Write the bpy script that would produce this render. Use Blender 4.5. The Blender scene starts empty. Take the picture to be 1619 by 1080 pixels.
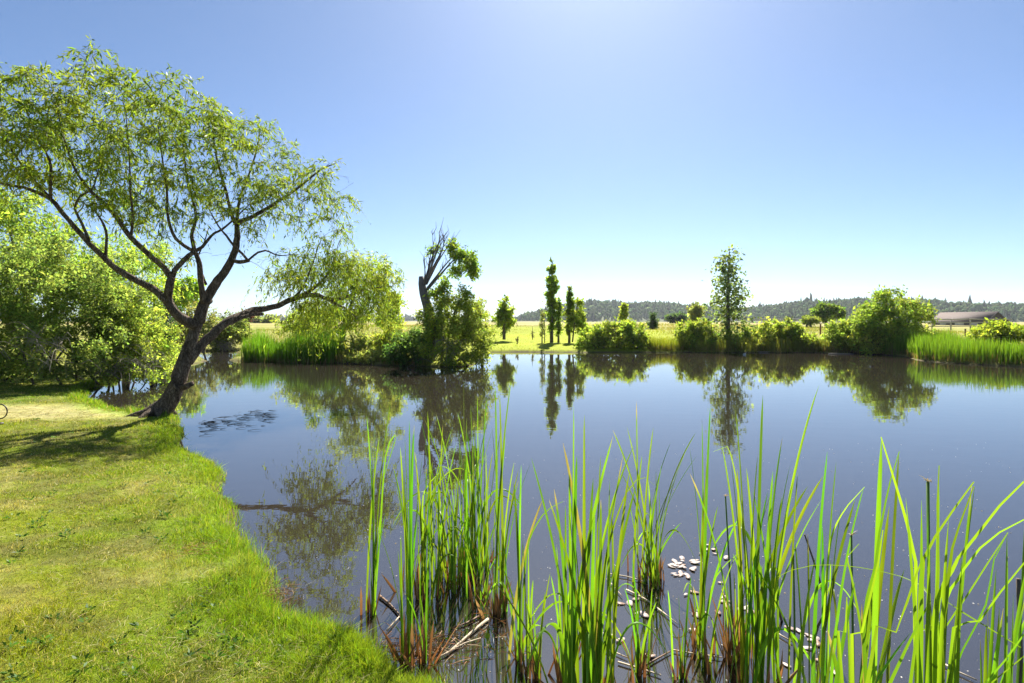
import bpy, math
import numpy as np
from mathutils import Vector

R = np.random.default_rng(7)
sc = bpy.context.scene
COL = sc.collection
F, CX, HY, H = 899.0, 809.5, 508.0, 1.9      # focal length in photo pixels, principal column, horizon row, eye height


def P(px, py, d):
    return np.array([(px - CX) / F * d, d, H - (py - HY) / F * d])


def A(*a):
    return np.array(a, float)


def nrm(v):
    return v / np.maximum(np.linalg.norm(v, axis=-1, keepdims=True), 1e-9)


# ------------------------------------------------------------------ objects
def prop(o, label=None, cat=None, group=None, kind=None):
    if label: o['label'] = label
    if cat: o['category'] = cat
    if group: o['group'] = group
    if kind: o['kind'] = kind
    return o


def thing(name, label, cat, loc, group=None):
    o = bpy.data.objects.new(name, None)
    COL.objects.link(o)
    o.location = [float(v) for v in loc]
    o.empty_display_size = 0.2
    return prop(o, label, cat, group)


def wloc(o):
    v = np.zeros(3)
    while o is not None:
        v += np.array(o.location)
        o = o.parent
    return v


def mesh(name, V, faces, mat, parent=None, col=None, smooth=False, loc=None):
    """faces: list of int arrays (n,k). V in world coordinates; col per vertex (n,3)."""
    V = np.asarray(V, np.float64)
    me = bpy.data.meshes.new(name)
    off = wloc(parent) if parent is not None else (np.zeros(3) if loc is None else np.asarray(loc, float))
    me.vertices.add(len(V))
    me.vertices.foreach_set('co', (V - off).astype(np.float32).ravel())
    faces = [np.asarray(f, np.int32) for f in faces if len(f)]
    loops = np.concatenate([f.ravel() for f in faces])
    sizes = np.concatenate([np.full(len(f), f.shape[1], np.int32) for f in faces])
    starts = np.concatenate([[0], np.cumsum(sizes)[:-1]]).astype(np.int32)
    me.loops.add(len(loops))
    me.loops.foreach_set('vertex_index', loops)
    me.polygons.add(len(sizes))
    me.polygons.foreach_set('loop_start', starts)
    try:
        me.polygons.foreach_set('loop_total', sizes)
    except Exception:
        pass
    if smooth:
        me.polygons.foreach_set('use_smooth', np.ones(len(sizes), bool))
    me.update(calc_edges=True)
    if col is not None:
        at = me.attributes.new('Col', 'FLOAT_COLOR', 'POINT')
        c = np.ones((len(V), 4), np.float32)
        c[:, :3] = col
        at.data.foreach_set('color', c.ravel())
    if mat: me.materials.append(mat)
    o = bpy.data.objects.new(name, me)
    COL.objects.link(o)
    if parent is not None:
        o.parent = parent
    elif loc is not None:
        o.location = [float(v) for v in loc]
    return o


class Bag:
    """collects geometry for ONE mesh"""
    def __init__(s):
        s.V, s.Fs, s.C, s.n = [], {}, [], 0

    def add(s, V, faces, col=None):
        V = np.asarray(V, float)
        s.V.append(V)
        for f in faces:
            f = np.asarray(f, np.int64)
            if len(f): s.Fs.setdefault(f.shape[1], []).append(f + s.n)
        c = np.ones((len(V), 3)) * 0.5
        if col is not None: c[:] = col
        s.C.append(c)
        s.n += len(V)

    def build(s, name, mat, parent=None, smooth=False, loc=None):
        return mesh(name, np.concatenate(s.V), [np.concatenate(f) for f in s.Fs.values()], mat, parent,
                    np.concatenate(s.C), smooth, loc)


def tube(bag, pts, rad, nseg=6, col=None, rough=0.0, cap=True):
    pts = np.asarray(pts, float)
    rad = np.broadcast_to(np.asarray(rad, float), (len(pts),))
    t = nrm(np.gradient(pts, axis=0))
    ref = A(0.31, 0.17, 0.93) if abs(t[0, 2]) < 0.85 else A(0.9, 0.2, 0.1)
    u = nrm(np.cross(t, ref))
    v = np.cross(t, u)
    a = np.arange(nseg) / nseg * 2 * math.pi
    sl_ = np.concatenate([[0], np.cumsum(np.linalg.norm(np.diff(pts, axis=0), axis=1))])[:, None] / (np.max(rad) * 2.5 + 1e-6)
    o_ = R.uniform(0, 90)
    rr = rad[:, None] * (1 + rough * 3.2 * (vn(np.cos(a)[None] * 1.3 + o_ + sl_ * .35, np.sin(a)[None] * 1.3 + sl_, 1.0, 50) - .5)) if rough else np.repeat(rad[:, None], nseg, 1)
    V = pts[:, None] + rr[..., None] * (np.cos(a)[None, :, None] * u[:, None] + np.sin(a)[None, :, None] * v[:, None])
    V = V.reshape(-1, 3)
    i = np.arange(len(pts) - 1)[:, None] * nseg
    j = np.arange(nseg)[None]
    k = (j + 1) % nseg
    q = np.stack([i + j, i + k, i + nseg + k, i + nseg + j], -1).reshape(-1, 4)
    fs = [q]
    if cap:
        n0 = len(V)
        V = np.concatenate([V, pts[[0, -1]]])
        jj = np.arange(nseg)
        e = (len(pts) - 1) * nseg
        fs.append(np.stack([(jj + 1) % nseg, jj, np.full(nseg, n0)], -1))
        fs.append(np.stack([e + jj, e + (jj + 1) % nseg, np.full(nseg, n0 + 1)], -1))
    bag.add(V, fs, col)


def box(bag, c, size, rot=None, col=None):
    s = np.array([[x, y, z] for x in (-.5, .5) for y in (-.5, .5) for z in (-.5, .5)]) * np.asarray(size)
    if rot is not None: s = s @ np.asarray(rot).T
    f = [[0, 1, 3, 2], [4, 6, 7, 5], [0, 4, 5, 1], [2, 3, 7, 6], [0, 2, 6, 4], [1, 5, 7, 3]]
    bag.add(s + np.asarray(c), [np.array(f)], col)


def leaves(bag, pos, dirv, length, width, col, fold=0.25):
    """four-point leaves, folded along the midrib"""
    n = len(pos)
    dirv = nrm(dirv)
    side = nrm(np.cross(dirv, nrm(R.normal(size=(n, 3)))))
    nor = np.cross(side, dirv)
    L = np.asarray(length).reshape(-1, 1) * np.ones((n, 1))
    W = np.asarray(width).reshape(-1, 1) * np.ones((n, 1))
    mid = pos + dirv * L * 0.45
    V = np.stack([pos, mid + side * W * .5 + nor * W * fold, pos + dirv * L, mid - side * W * .5 + nor * W * fold], 1)
    i = np.arange(n)[:, None] * 4
    Fc = i + np.array([[0, 1, 2, 3]])
    bag.add(V.reshape(-1, 3), [Fc], np.repeat(col, 4, 0))


def blades(bag, b, c, t, width, side, col0, col1, nseg=4, twist=None, fold=0.0, taper=0.6, grow=0.7, tipcol=None):
    """strap leaves along quadratic curves b -> c -> t"""
    n = len(b)
    s = np.linspace(0, 1, nseg + 1)
    Bz = ((1 - s) ** 2)[None, :, None] * b[:, None] + (2 * s * (1 - s))[None, :, None] * c[:, None] + (s ** 2)[None, :, None] * t[:, None]
    tan = nrm(np.gradient(Bz, axis=1))
    sd = side[:, None] - tan * np.sum(tan * side[:, None], -1, keepdims=True)
    sd = nrm(sd)
    if twist is not None:
        ang = (twist[:, None] * s[None])[..., None]
        sd = np.cos(ang) * sd + np.sin(ang) * np.cross(tan, sd)
    nor = np.cross(sd, tan)
    w = np.minimum(1, grow + s * 1.2) * np.maximum(0, 1 - s) ** taper
    w[-1] = 0.03
    wd = (np.asarray(width)[:, None] * w[None])[..., None] * 0.5
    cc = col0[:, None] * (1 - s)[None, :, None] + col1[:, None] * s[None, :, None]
    if tipcol is not None:
        br_ = ((R.random(n) < .22) * R.uniform(.02, .07, n))[:, None]
        k_ = (ss(s[None], 0, 1e-6) * (s[None] > 1 - br_))[..., None]
        cc = cc * (1 - k_) + np.asarray(tipcol) * k_
        cc = cc * (1 + R.normal(0, .07, (n, len(s), 1)))
    if fold:
        V = np.stack([Bz - sd * wd + nor * wd * fold, Bz - nor * wd * fold, Bz + sd * wd + nor * wd * fold], 2)
        k = 3
    else:
        V = np.stack([Bz - sd * wd, Bz + sd * wd], 2)
        k = 2
    m = (nseg + 1) * k
    base = np.arange(n)[:, None, None] * m + np.arange(nseg)[None, :, None] * k
    fl = []
    for q in range(k - 1):
        fl.append(np.concatenate([base + q, base + q + 1, base + k + q + 1, base + k + q], 2).reshape(-1, 4))
    bag.add(V.reshape(-1, 3), fl, np.repeat(cc[:, :, None], k, 2).reshape(-1, 3))


_ng = {}
def vn(x, y, scale, seed=0):
    """smooth value noise 0..1"""
    if seed not in _ng: _ng[seed] = np.random.default_rng(100 + seed).random((256, 256))
    g = _ng[seed]
    x, y = np.asarray(x) / scale + 1000, np.asarray(y) / scale + 1000
    i, j = np.floor(x).astype(int), np.floor(y).astype(int)
    fx, fy = x - i, y - j
    fx, fy = fx * fx * (3 - 2 * fx), fy * fy * (3 - 2 * fy)
    a, b_, c, d = g[i % 256, j % 256], g[(i + 1) % 256, j % 256], g[i % 256, (j + 1) % 256], g[(i + 1) % 256, (j + 1) % 256]
    return (a * (1 - fx) + b_ * fx) * (1 - fy) + (c * (1 - fx) + d * fx) * fy


def ss(x, a, b):
    t = np.clip((np.asarray(x, float) - a) / (b - a), 0, 1)
    return t * t * (3 - 2 * t)


# ------------------------------------------------------------------ materials
def newmat(name):
    m = bpy.data.materials.new(name)
    m.use_nodes = True
    nt = m.node_tree
    nt.nodes.clear()
    return m, nt, nt.nodes.new('ShaderNodeOutputMaterial')


def leaf_mat(name, trans=0.45, rough=0.5, spec=0.2, tcol=(1.2, 1.2, 0.65)):
    m, nt, out = newmat(name)
    at = nt.nodes.new('ShaderNodeAttribute'); at.attribute_name = 'Col'
    pb = nt.nodes.new('ShaderNodeBsdfPrincipled')
    pb.inputs['Roughness'].default_value = rough
    pb.inputs['Specular IOR Level'].default_value = spec
    nt.links.new(at.outputs['Color'], pb.inputs['Base Color'])
    mu = nt.nodes.new('ShaderNodeMix'); mu.data_type = 'RGBA'; mu.blend_type = 'MULTIPLY'
    mu.inputs['Factor'].default_value = 1
    nt.links.new(at.outputs['Color'], mu.inputs['A'])
    mu.inputs['B'].default_value = (*tcol, 1)
    tr = nt.nodes.new('ShaderNodeBsdfTranslucent')
    nt.links.new(mu.outputs['Result'], tr.inputs['Color'])
    mx = nt.nodes.new('ShaderNodeMixShader'); mx.inputs['Fac'].default_value = trans
    nt.links.new(pb.outputs[0], mx.inputs[1]); nt.links.new(tr.outputs[0], mx.inputs[2])
    nt.links.new(mx.outputs[0], out.inputs['Surface'])
    return m


def solid_mat(name, c1, c2, scale=8, rough=0.8, bump=0.3, stretch=(1, 1, 1), use_col=False, spec=0.3, bdist=0.02):
    m, nt, out = newmat(name)
    tc = nt.nodes.new('ShaderNodeTexCoord')
    mp = nt.nodes.new('ShaderNodeMapping'); mp.inputs['Scale'].default_value = stretch
    nt.links.new(tc.outputs['Object'], mp.inputs['Vector'])
    nz = nt.nodes.new('ShaderNodeTexNoise'); nz.inputs['Scale'].default_value = scale; nz.inputs['Detail'].default_value = 6
    nz.inputs['Roughness'].default_value = 0.65
    nt.links.new(mp.outputs[0], nz.inputs['Vector'])
    cr = nt.nodes.new('ShaderNodeValToRGB')
    cr.color_ramp.elements[0].position = 0.3; cr.color_ramp.elements[0].color = (*c1, 1)
    cr.color_ramp.elements[1].position = 0.7; cr.color_ramp.elements[1].color = (*c2, 1)
    nt.links.new(nz.outputs['Fac'], cr.inputs['Fac'])
    pb = nt.nodes.new('ShaderNodeBsdfPrincipled')
    pb.inputs['Roughness'].default_value = rough; pb.inputs['Specular IOR Level'].default_value = spec
    if use_col:
        at = nt.nodes.new('ShaderNodeAttribute'); at.attribute_name = 'Col'
        mu = nt.nodes.new('ShaderNodeMix'); mu.data_type = 'RGBA'; mu.blend_type = 'MULTIPLY'; mu.inputs['Factor'].default_value = 1
        nt.links.new(at.outputs['Color'], mu.inputs['A']); nt.links.new(cr.outputs['Color'], mu.inputs['B'])
        nt.links.new(mu.outputs['Result'], pb.inputs['Base Color'])
    else:
        nt.links.new(cr.outputs['Color'], pb.inputs['Base Color'])
    if bump:
        bp = nt.nodes.new('ShaderNodeBump'); bp.inputs['Strength'].default_value = bump; bp.inputs['Distance'].default_value = bdist
        nt.links.new(nz.outputs['Fac'], bp.inputs['Height']); nt.links.new(bp.outputs[0], pb.inputs['Normal'])
    nt.links.new(pb.outputs[0], out.inputs['Surface'])
    return m


def bark_mat(name, c1, c2):
    m = solid_mat(name, c1, c2, 14, 0.9, 0.9, (1, 1, 0.28), spec=0.15, bdist=0.03)
    nt = m.node_tree
    bp = [n for n in nt.nodes if n.type == 'BUMP'][0]
    mp = [n for n in nt.nodes if n.type == 'MAPPING'][0]
    vo = nt.nodes.new('ShaderNodeTexVoronoi'); vo.inputs['Scale'].default_value = 34
    vo.feature = 'DISTANCE_TO_EDGE'
    nz2 = nt.nodes.new('ShaderNodeTexNoise'); nz2.inputs['Scale'].default_value = 9; nz2.inputs['Detail'].default_value = 4
    nt.links.new(mp.outputs[0], nz2.inputs['Vector'])
    va = nt.nodes.new('ShaderNodeMix'); va.data_type = 'VECTOR'; va.inputs['Factor'].default_value = .16
    nt.links.new(mp.outputs[0], va.inputs['A']); nt.links.new(nz2.outputs['Color'], va.inputs['B'])
    nt.links.new(va.outputs['Result'], vo.inputs['Vector'])
    b2 = nt.nodes.new('ShaderNodeBump'); b2.inputs['Strength'].default_value = 1; b2.inputs['Distance'].default_value = 0.05
    nt.links.new(vo.outputs['Distance'], b2.inputs['Height'])
    nt.links.new(b2.outputs[0], bp.inputs['Normal'])
    cr2 = nt.nodes.new('ShaderNodeValToRGB')
    cr2.color_ramp.elements[0].position = .02; cr2.color_ramp.elements[0].color = (.38, .35, .32, 1)
    cr2.color_ramp.elements[1].position = .22; cr2.color_ramp.elements[1].color = (1, 1, 1, 1)
    nt.links.new(vo.outputs['Distance'], cr2.inputs['Fac'])
    pbn = [q for q in nt.nodes if q.type == 'BSDF_PRINCIPLED'][0]
    src = pbn.inputs['Base Color'].links[0].from_socket
    mm = nt.nodes.new('ShaderNodeMix'); mm.data_type = 'RGBA'; mm.blend_type = 'MULTIPLY'; mm.inputs['Factor'].default_value = 1
    nt.links.new(src, mm.inputs['A']); nt.links.new(cr2.outputs['Color'], mm.inputs['B']); nt.links.new(mm.outputs['Result'], pbn.inputs['Base Color'])
    return m


M_LEAF = leaf_mat('willow_leaf', 0.62)
M_FAR = leaf_mat('bush_leaf', 0.70, .6, .12)
M_WOODS = leaf_mat('distant_woods', 0.3, 1.0, 0.0)
M_GRASS = leaf_mat('grass_blade', 0.5, 0.5, 0.2, (1.2, 1.15, 0.6))
M_CAT = leaf_mat('cattail_leaf', 0.5, 0.45, 0.35, (1.25, 1.2, 0.45))
M_DEAD = leaf_mat('dead_leaf', 0.2, 0.7, 0.2, (1.2, 1.0, 0.7))
M_BARK = bark_mat('willow_bark', (0.07, 0.05, 0.036), (0.34, 0.26, 0.19))
M_BARK2 = solid_mat('grey_bark', (0.05, 0.04, 0.03), (0.16, 0.13, 0.10), 12, 0.9, 0.5, (1, 1, .3))
M_DRY = solid_mat('dead_wood', (0.16, 0.135, 0.10), (0.32, 0.28, 0.22), 20, 0.85, 0.3, (1, 1, .3))
M_DRYG = solid_mat('weathered_wood', (.10, .085, .075), (.22, .19, .17), 20, .85, .3, (1, 1, .3))
M_PALE = solid_mat('floating_leaf_skin', (0.27, 0.205, 0.175), (0.42, 0.345, 0.30), 30, 0.5, 0.2)

_nt = M_PALE.node_tree
_oi = _nt.nodes.new('ShaderNodeObjectInfo'); _cr = _nt.nodes.new('ShaderNodeValToRGB'); _mx = _nt.nodes.new('ShaderNodeMix')
_cr.color_ramp.elements[0].color = (.55, .40, .28, 1); _cr.color_ramp.elements[1].color = (1, 1, 1, 1); _cr.color_ramp.elements[1].position = .55
_mx.data_type = 'RGBA'; _mx.blend_type = 'MULTIPLY'; _mx.inputs['Factor'].default_value = 1
_pb = [q for q in _nt.nodes if q.type == 'BSDF_PRINCIPLED'][0]
_src = _pb.inputs['Base Color'].links[0].from_socket
_nt.links.new(_oi.outputs['Random'], _cr.inputs['Fac']); _nt.links.new(_src, _mx.inputs['A']); _nt.links.new(_cr.outputs['Color'], _mx.inputs['B'])
_nt.links.new(_mx.outputs['Result'], _pb.inputs['Base Color'])

# ------------------------------------------------------------------ pond shape and terrain
SH = np.array([(-.22, 2.85), (-.58, 3.07), (-.85, 3.39), (-1.24, 3.58), (-1.58, 3.83), (-1.81, 4.35), (-2.30, 4.87), (-2.81, 5.74),
               (-3.61, 6.98), (-4.86, 8.4), (-6.0, 10.25), (-6.5, 11.05), (-7.5, 11.5), (-8.6, 12.2), (-9.8, 13.2), (-11.0, 14.6), (-12.0, 16.4),
               (-12.8, 19), (-14, 25), (-17, 31), (-20, 35.2), (-18, 36.6), (-16.3, 34), (-14.6, 30), (-13.2, 27.3), (-10, 26.3), (-7.5, 25.5),
               (-5.5, 24.5), (-3, 23.9), (-2.0, 23.9), (-1.7, 24.8), (-1.7, 28), (-2.0, 32), (-1.6, 35), (.8, 35.3), (4, 34.8), (8, 34.7),
               (11.3, 34.4), (15, 34.3), (18.7, 33.9), (21, 32), (20.3, 28.7), (19.7, 26.8), (20.4, 24.8), (21.3, 23.6), (24, 22), (28, 17),
               (31, 8), (30, -6), (20, -12), (6, -9), (2, -3), (1.2, -.6), (.78, .4), (.5, 1.2), (.22, 2.1)])


def resamp(poly, step):
    out = []
    n = len(poly)
    for i in range(n):
        p0, p1, p2, p3 = poly[i - 1], poly[i], poly[(i + 1) % n], poly[(i + 2) % n]
        k = max(2, int(np.linalg.norm(p2 - p1) / step))
        for s in np.arange(k) / k:
            out.append(.5 * ((2 * p1) + (-p0 + p2) * s + (2 * p0 - 5 * p1 + 4 * p2 - p3) * s * s + (-p0 + 3 * p1 - 3 * p2 + p3) * s ** 3))
    return np.array(out)


SHF = resamp(SH, 0.35)
wob = 0.05 + 0.010 * np.abs(SHF[:, 1])
SHF = SHF + np.stack([(vn(SHF[:, 0], SHF[:, 1], .45, 1) - .5) * 2 * wob, (vn(SHF[:, 0], SHF[:, 1], .6, 2) - .5) * 2 * wob], 1)


def sdist(x, y):
    """signed distance to the pond's edge: positive on land"""
    x, y = np.ravel(x).astype(float), np.ravel(y).astype(float)
    out = np.empty(len(x))
    a, b = SHF, np.roll(SHF, -1, 0)
    ab = b - a
    l2 = (ab ** 2).sum(1)
    for s in range(0, len(x), 8000):
        p = np.stack([x[s:s + 8000], y[s:s + 8000]], 1)
        ap = p[:, None] - a[None]
        t = np.clip((ap * ab).sum(-1) / l2, 0, 1)
        d = np.sqrt(((ap - t[..., None] * ab) ** 2).sum(-1)).min(1)
        cr = ((a[None, :, 1] > p[:, 1:2]) != (b[None, :, 1] > p[:, 1:2])) & \
             (p[:, 0:1] < (b[:, 0] - a[:, 0])[None] * (p[:, 1:2] - a[None, :, 1]) / np.where(b[:, 1] == a[:, 1], 1e-9, b[:, 1] - a[:, 1])[None] + a[None, :, 0])
        ins = cr.sum(1) % 2 == 1
        out[s:s + 8000] = np.where(ins, -d, d)
    return out


def nearmask(x, y):
    return (1 - ss(y, 19, 24)) * (1 - ss(x, 8, 14))


def terr(x, y, sd=None):
    x, y = np.ravel(x).astype(float), np.ravel(y).astype(float)
    if sd is None: sd = sdist(x, y)
    near = nearmask(x, y)
    zin = -0.06 * ss(-sd, 0, .12) - .55 * ss(-sd, .1, 2.2)
    zn = .09 * ss(sd, 0, .16) + .10 * ss(sd, .1, 2.5) + .12 * ss(sd, 2, 9) + (vn(x, y, .5, 3) - .5) * .035 * ss(sd, .1, .6) + (vn(x, y, 2.2, 4) - .5) * .06 * ss(sd, .3, 1.5)
    far = .14 * ss(sd, 0, .3) + .14 * ss(sd, .2, 2.5) + .70 * ss(sd, 2, 20) + .42 * ss(sd, 18, 55) - .35 * ss(x, 25, 60) * ss(sd, 10, 40) \
        + (vn(x, y, 3, 5) - .5) * .12 * ss(sd, .5, 4) + (vn(x, y, 22, 6) - .5) * .2 * ss(sd, 8, 30)
    far = far - 0.25 * ss(sd, 2, 14) * (1 - ss(np.abs(x + 8), 14, 20)) * (1 - ss(y, 50, 70))
    z = np.where(sd < 0, zin, zn * near + far * (1 - near))
    return z


def zone(x, y, sd):
    """real colour of the ground cover"""
    n1, n2, n3 = vn(x, y, .45, 7), vn(x, y, 1.6, 8), vn(x, y, .16, 9)
    near = nearmask(x, y)[:, None]
    g = A(.165, .25, .014); g2 = A(.25, .272, .018); straw = A(.42, .36, .13)
    m = np.clip(n2 * 1.4 - .2, 0, 1)[:, None]
    c = g * (1 - m) + g2 * m
    s = (ss(n1 * .55 + n3 * .45, .45, .8) * .6)[:, None]
    c = c * (1 - s) + straw * s
    dk = (ss(vn(x, y, .33, 17) * .65 + n3 * .35, .45, .72) * .62)[:, None]
    c = c * (1 - dk) + A(.13, .14, .024) * dk
    # worn dry patch by the willow
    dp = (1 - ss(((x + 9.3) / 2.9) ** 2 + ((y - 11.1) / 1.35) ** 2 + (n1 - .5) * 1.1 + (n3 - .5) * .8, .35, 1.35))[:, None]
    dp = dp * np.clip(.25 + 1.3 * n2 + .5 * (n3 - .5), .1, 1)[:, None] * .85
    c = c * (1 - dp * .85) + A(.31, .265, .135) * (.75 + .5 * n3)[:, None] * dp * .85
    # lush rim
    lr = ((1 - ss(sd, .25, .8)) * ss(sd, .02, .1))[:, None]
    c = c * (1 - lr * .6) + A(.18, .275, .016) * lr * .7
    nearc = c
    # far side
    f1, f2 = vn(x, y, 5, 10), vn(x * .25, y, 6, 11)
    lawn = A(.25, .29, .012) * (.85 + .3 * f1)[:, None]
    tan = A(.31, .265, .10) * (.8 + .4 * f2)[:, None]
    mix = (A(.21, .23, .04) * (1 - f1)[:, None] + A(.27, .25, .07) * f1[:, None])
    lw = (ss(x, -6, -2) * (1 - ss(x, 12, 17)) * (1 - ss(y, 66, 76) ))[:, None]
    far = mix * (1 - lw) + lawn * lw
    tf = ss(y + (f2 - .5) * 25, 72, 92)[:, None]
    far = far * (1 - tf) + tan * tf
    gb = (ss(f2, .55, .8) * ss(y, 70, 90))[:, None] * .6
    far = far * (1 - gb) + A(.17, .2, .03) * gb
    c = nearc * near + far * (1 - near)
    mud = ((1 - ss(sd, .03, .22)))[:, None]
    c = c * (1 - mud) + A(.075, .055, .035) * mud
    bed = (sd < -.02)[:, None]
    return np.where(bed, A(.05, .04, .026), c)


def axis(parts):
    out = []
    for a, b, st in parts:
        out.append(np.linspace(a, b, max(2, int(round((b - a) / st)) + 1))[:-1])
    out.append([parts[-1][1]])
    return np.concatenate(out)


xs = axis([(-1700, -300, 60), (-300, -80, 12), (-80, -25, 2.5), (-25, -10, .35), (-10, 2, .075), (2, 35, .4), (35, 90, 2.5), (90, 320, 12), (320, 1900, 60)])
ys = axis([(-60, -10, 5), (-10, 1.5, .5), (1.5, 13, .075), (13, 40, .25), (40, 80, 1.2), (80, 300, 8), (300, 1700, 55)])
X, Y = np.meshgrid(xs, ys)
sdg = sdist(X, Y)
Z = terr(X, Y, sdg)
nx, ny = len(xs), len(ys)
ii = (np.arange(ny - 1)[:, None] * nx + np.arange(nx - 1)[None]).ravel()
m_ground = solid_mat('ground_cover', (.62, .62, .62), (1.25, 1.22, 1.2), 9, 0.95, 0.5, use_col=True, spec=.1, bdist=.03)
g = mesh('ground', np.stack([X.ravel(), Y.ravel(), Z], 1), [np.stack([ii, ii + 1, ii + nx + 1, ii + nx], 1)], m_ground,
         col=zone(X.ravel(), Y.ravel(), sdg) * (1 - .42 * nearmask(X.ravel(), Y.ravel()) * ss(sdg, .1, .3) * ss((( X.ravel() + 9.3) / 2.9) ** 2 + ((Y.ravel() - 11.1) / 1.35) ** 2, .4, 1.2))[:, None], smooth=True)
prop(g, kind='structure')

# water
m_water, nt, out = newmat('pond_water')
pb = nt.nodes.new('ShaderNodeBsdfPrincipled')
pb.inputs['Base Color'].default_value = (.026, .021, .015, 1)
pb.inputs['Roughness'].default_value = .015
pb.inputs['IOR'].default_value = 2.35
tc = nt.nodes.new('ShaderNodeTexCoord')
mp = nt.nodes.new('ShaderNodeMapping'); mp.inputs['Scale'].default_value = (.8, 1.5, 1)
nz = nt.nodes.new('ShaderNodeTexNoise'); nz.inputs['Scale'].default_value = 2.2; nz.inputs['Detail'].default_value = 3
bp = nt.nodes.new('ShaderNodeBump'); bp.inputs['Strength'].default_value = .06; bp.inputs['Distance'].default_value = .02
nt.links.new(tc.outputs['Object'], mp.inputs[0]); nt.links.new(mp.outputs[0], nz.inputs['Vector'])
nt.links.new(nz.outputs['Fac'], bp.inputs['Height']); nt.links.new(bp.outputs[0], pb.inputs['Normal'])
nt.links.new(pb.outputs[0], out.inputs['Surface'])
wv = A((-24, -16, 0), (36, -16, 0), (36, 40, 0), (-24, 40, 0))
prop(mesh('water', wv, [np.array([[0, 1, 2, 3]])], m_water), kind='structure')

# ------------------------------------------------------------------ grass
def grass(name, pos_xy, h, w, lean, col, label, cat, nseg=2, zoff=0.0):
    x, y = pos_xy[:, 0], pos_xy[:, 1]
    n = len(x)
    b = np.stack([x, y, terr(x, y) - .01 + zoff], 1)
    az = R.uniform(0, 2 * math.pi, n)
    ld = np.stack([np.cos(az), np.sin(az), np.zeros(n)], 1)
    ln = (np.abs(R.normal(0, 1, n)) * lean * h)[:, None]
    up = A(0, 0, 1)
    t = b + up * h[:, None] + ld * ln
    c = b + up * h[:, None] * .6 + ld * ln * .15
    sa = R.uniform(0, 2 * math.pi, n)
    side = np.stack([np.cos(sa), np.sin(sa), np.zeros(n)], 1)
    bag = Bag()
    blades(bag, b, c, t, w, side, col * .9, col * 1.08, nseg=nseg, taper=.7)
    return prop(bag.build(name, M_GRASS), label, cat, kind='stuff')


def jit(col, sv=.18, sh=.12):
    n = len(col)
    k = np.exp(R.normal(0, sv, (n, 1)))
    hshift = R.normal(0, sh, (n, 1))
    c = col * k
    return np.clip(c * np.concatenate([1 + hshift, 1 - hshift * .1, 1 - hshift * .3], 1), .002, .95)


N = 720000
dd = 1.7 * (18 / 1.7) ** (R.random(N) ** .85)
aa = R.uniform(math.radians(-52), math.radians(22), N)
gx, gy = dd * np.tan(aa), dd
acc = R.random(N) < np.clip(.45 + .9 * vn(gx, gy, .13, 22), 0, 1)
gx, gy, dd = gx[acc], gy[acc], dd[acc]
gsd = sdist(gx, gy)
k = (gsd > .02) & (gx > -17)
gx, gy, gsd, dd = gx[k], gy[k], gsd[k], dd[k]
rim = (1 - ss(gsd, .12, .75))
tuft = vn(gx, gy, .28, 12)
tuft = .55 * tuft + .45 * vn(gx, gy, .11, 21)
hh = (.022 + .052 * tuft ** 2 + rim * (.012 + .05 * tuft ** 2)) * R.uniform(.6, 1.3, len(gx))
dry = (1 - ss(((gx + 9.3) / 2.9) ** 2 + ((gy - 11.1) / 1.35) ** 2, .5, 1.2))
hh *= 1 - dry * .55
ww = np.maximum(.0036, dd * .00092) * R.uniform(.7, 1.3, len(gx))
cc = jit(zone(gx, gy, np.maximum(gsd, .25)))
st = R.random(len(gx)) < (.07 + .10 * vn(gx, gy, .7, 13)) * (1 - rim)
cc[st] = A(.50, .43, .2) * R.uniform(.7, 1.2, (st.sum(), 1))
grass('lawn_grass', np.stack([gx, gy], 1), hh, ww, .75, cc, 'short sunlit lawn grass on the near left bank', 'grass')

# long lush grass hanging over the rim of the lawn
n = 26000
idx = R.integers(0, len(SHF), n * 6)
pp = SHF[idx] + R.normal(0, .16, (len(idx), 2)) + (np.roll(SHF, -1, 0)[idx] - SHF[idx]) * R.random((len(idx), 1))
s_ = sdist(pp[:, 0], pp[:, 1])
k = (s_ > -.04) & (s_ < .34) & (pp[:, 1] < 18) & (pp[:, 1] > 1.2) & (pp[:, 0] < .8)
pp, s_ = pp[k][:n], s_[k][:n]
tu = vn(pp[:, 0], pp[:, 1], .35, 14)
dd = pp[:, 1]
hh = (.05 + .12 * tu ** 1.6) * R.uniform(.5, 1.2, len(pp))
cc = jit(np.tile(A(.18, .28, .018), (len(pp), 1)), .24, .18)
st = R.random(len(pp)) < .08
cc[st] = A(.42, .34, .15)
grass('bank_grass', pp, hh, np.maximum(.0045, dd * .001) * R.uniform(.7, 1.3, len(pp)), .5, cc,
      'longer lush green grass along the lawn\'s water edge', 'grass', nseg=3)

# mown clippings lying in the lawn
n = 26000
cd = 2.2 * (13 / 2.2) ** (R.random(n) ** .9); ca = R.uniform(math.radians(-46), math.radians(10), n)
cxy = np.stack([cd * np.tan(ca), cd], 1)
cs = sdist(cxy[:, 0], cxy[:, 1])
k = (cs > .25) & (R.random(n) < .25 + 1.1 * ss(vn(cxy[:, 0], cxy[:, 1], .5, 18) * .6 + vn(cxy[:, 0], cxy[:, 1], 1.3, 19) * .4, .4, .75))
cxy, cd = cxy[k], cd[k]
n = len(cxy)
b = np.concatenate([cxy, (terr(cxy[:, 0], cxy[:, 1]) + R.uniform(.012, .04, n))[:, None]], 1)
az = R.uniform(0, 6.28, n); L_ = R.uniform(.03, .09, n)
t = b + np.stack([np.cos(az) * L_, np.sin(az) * L_, R.uniform(-.3, .5, n) * L_], 1)
kk = R.random((n, 1))
cc = jit(A(.36, .31, .14) * kk + A(.17, .15, .05) * (1 - kk), .25, .1)
bag = Bag()
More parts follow.
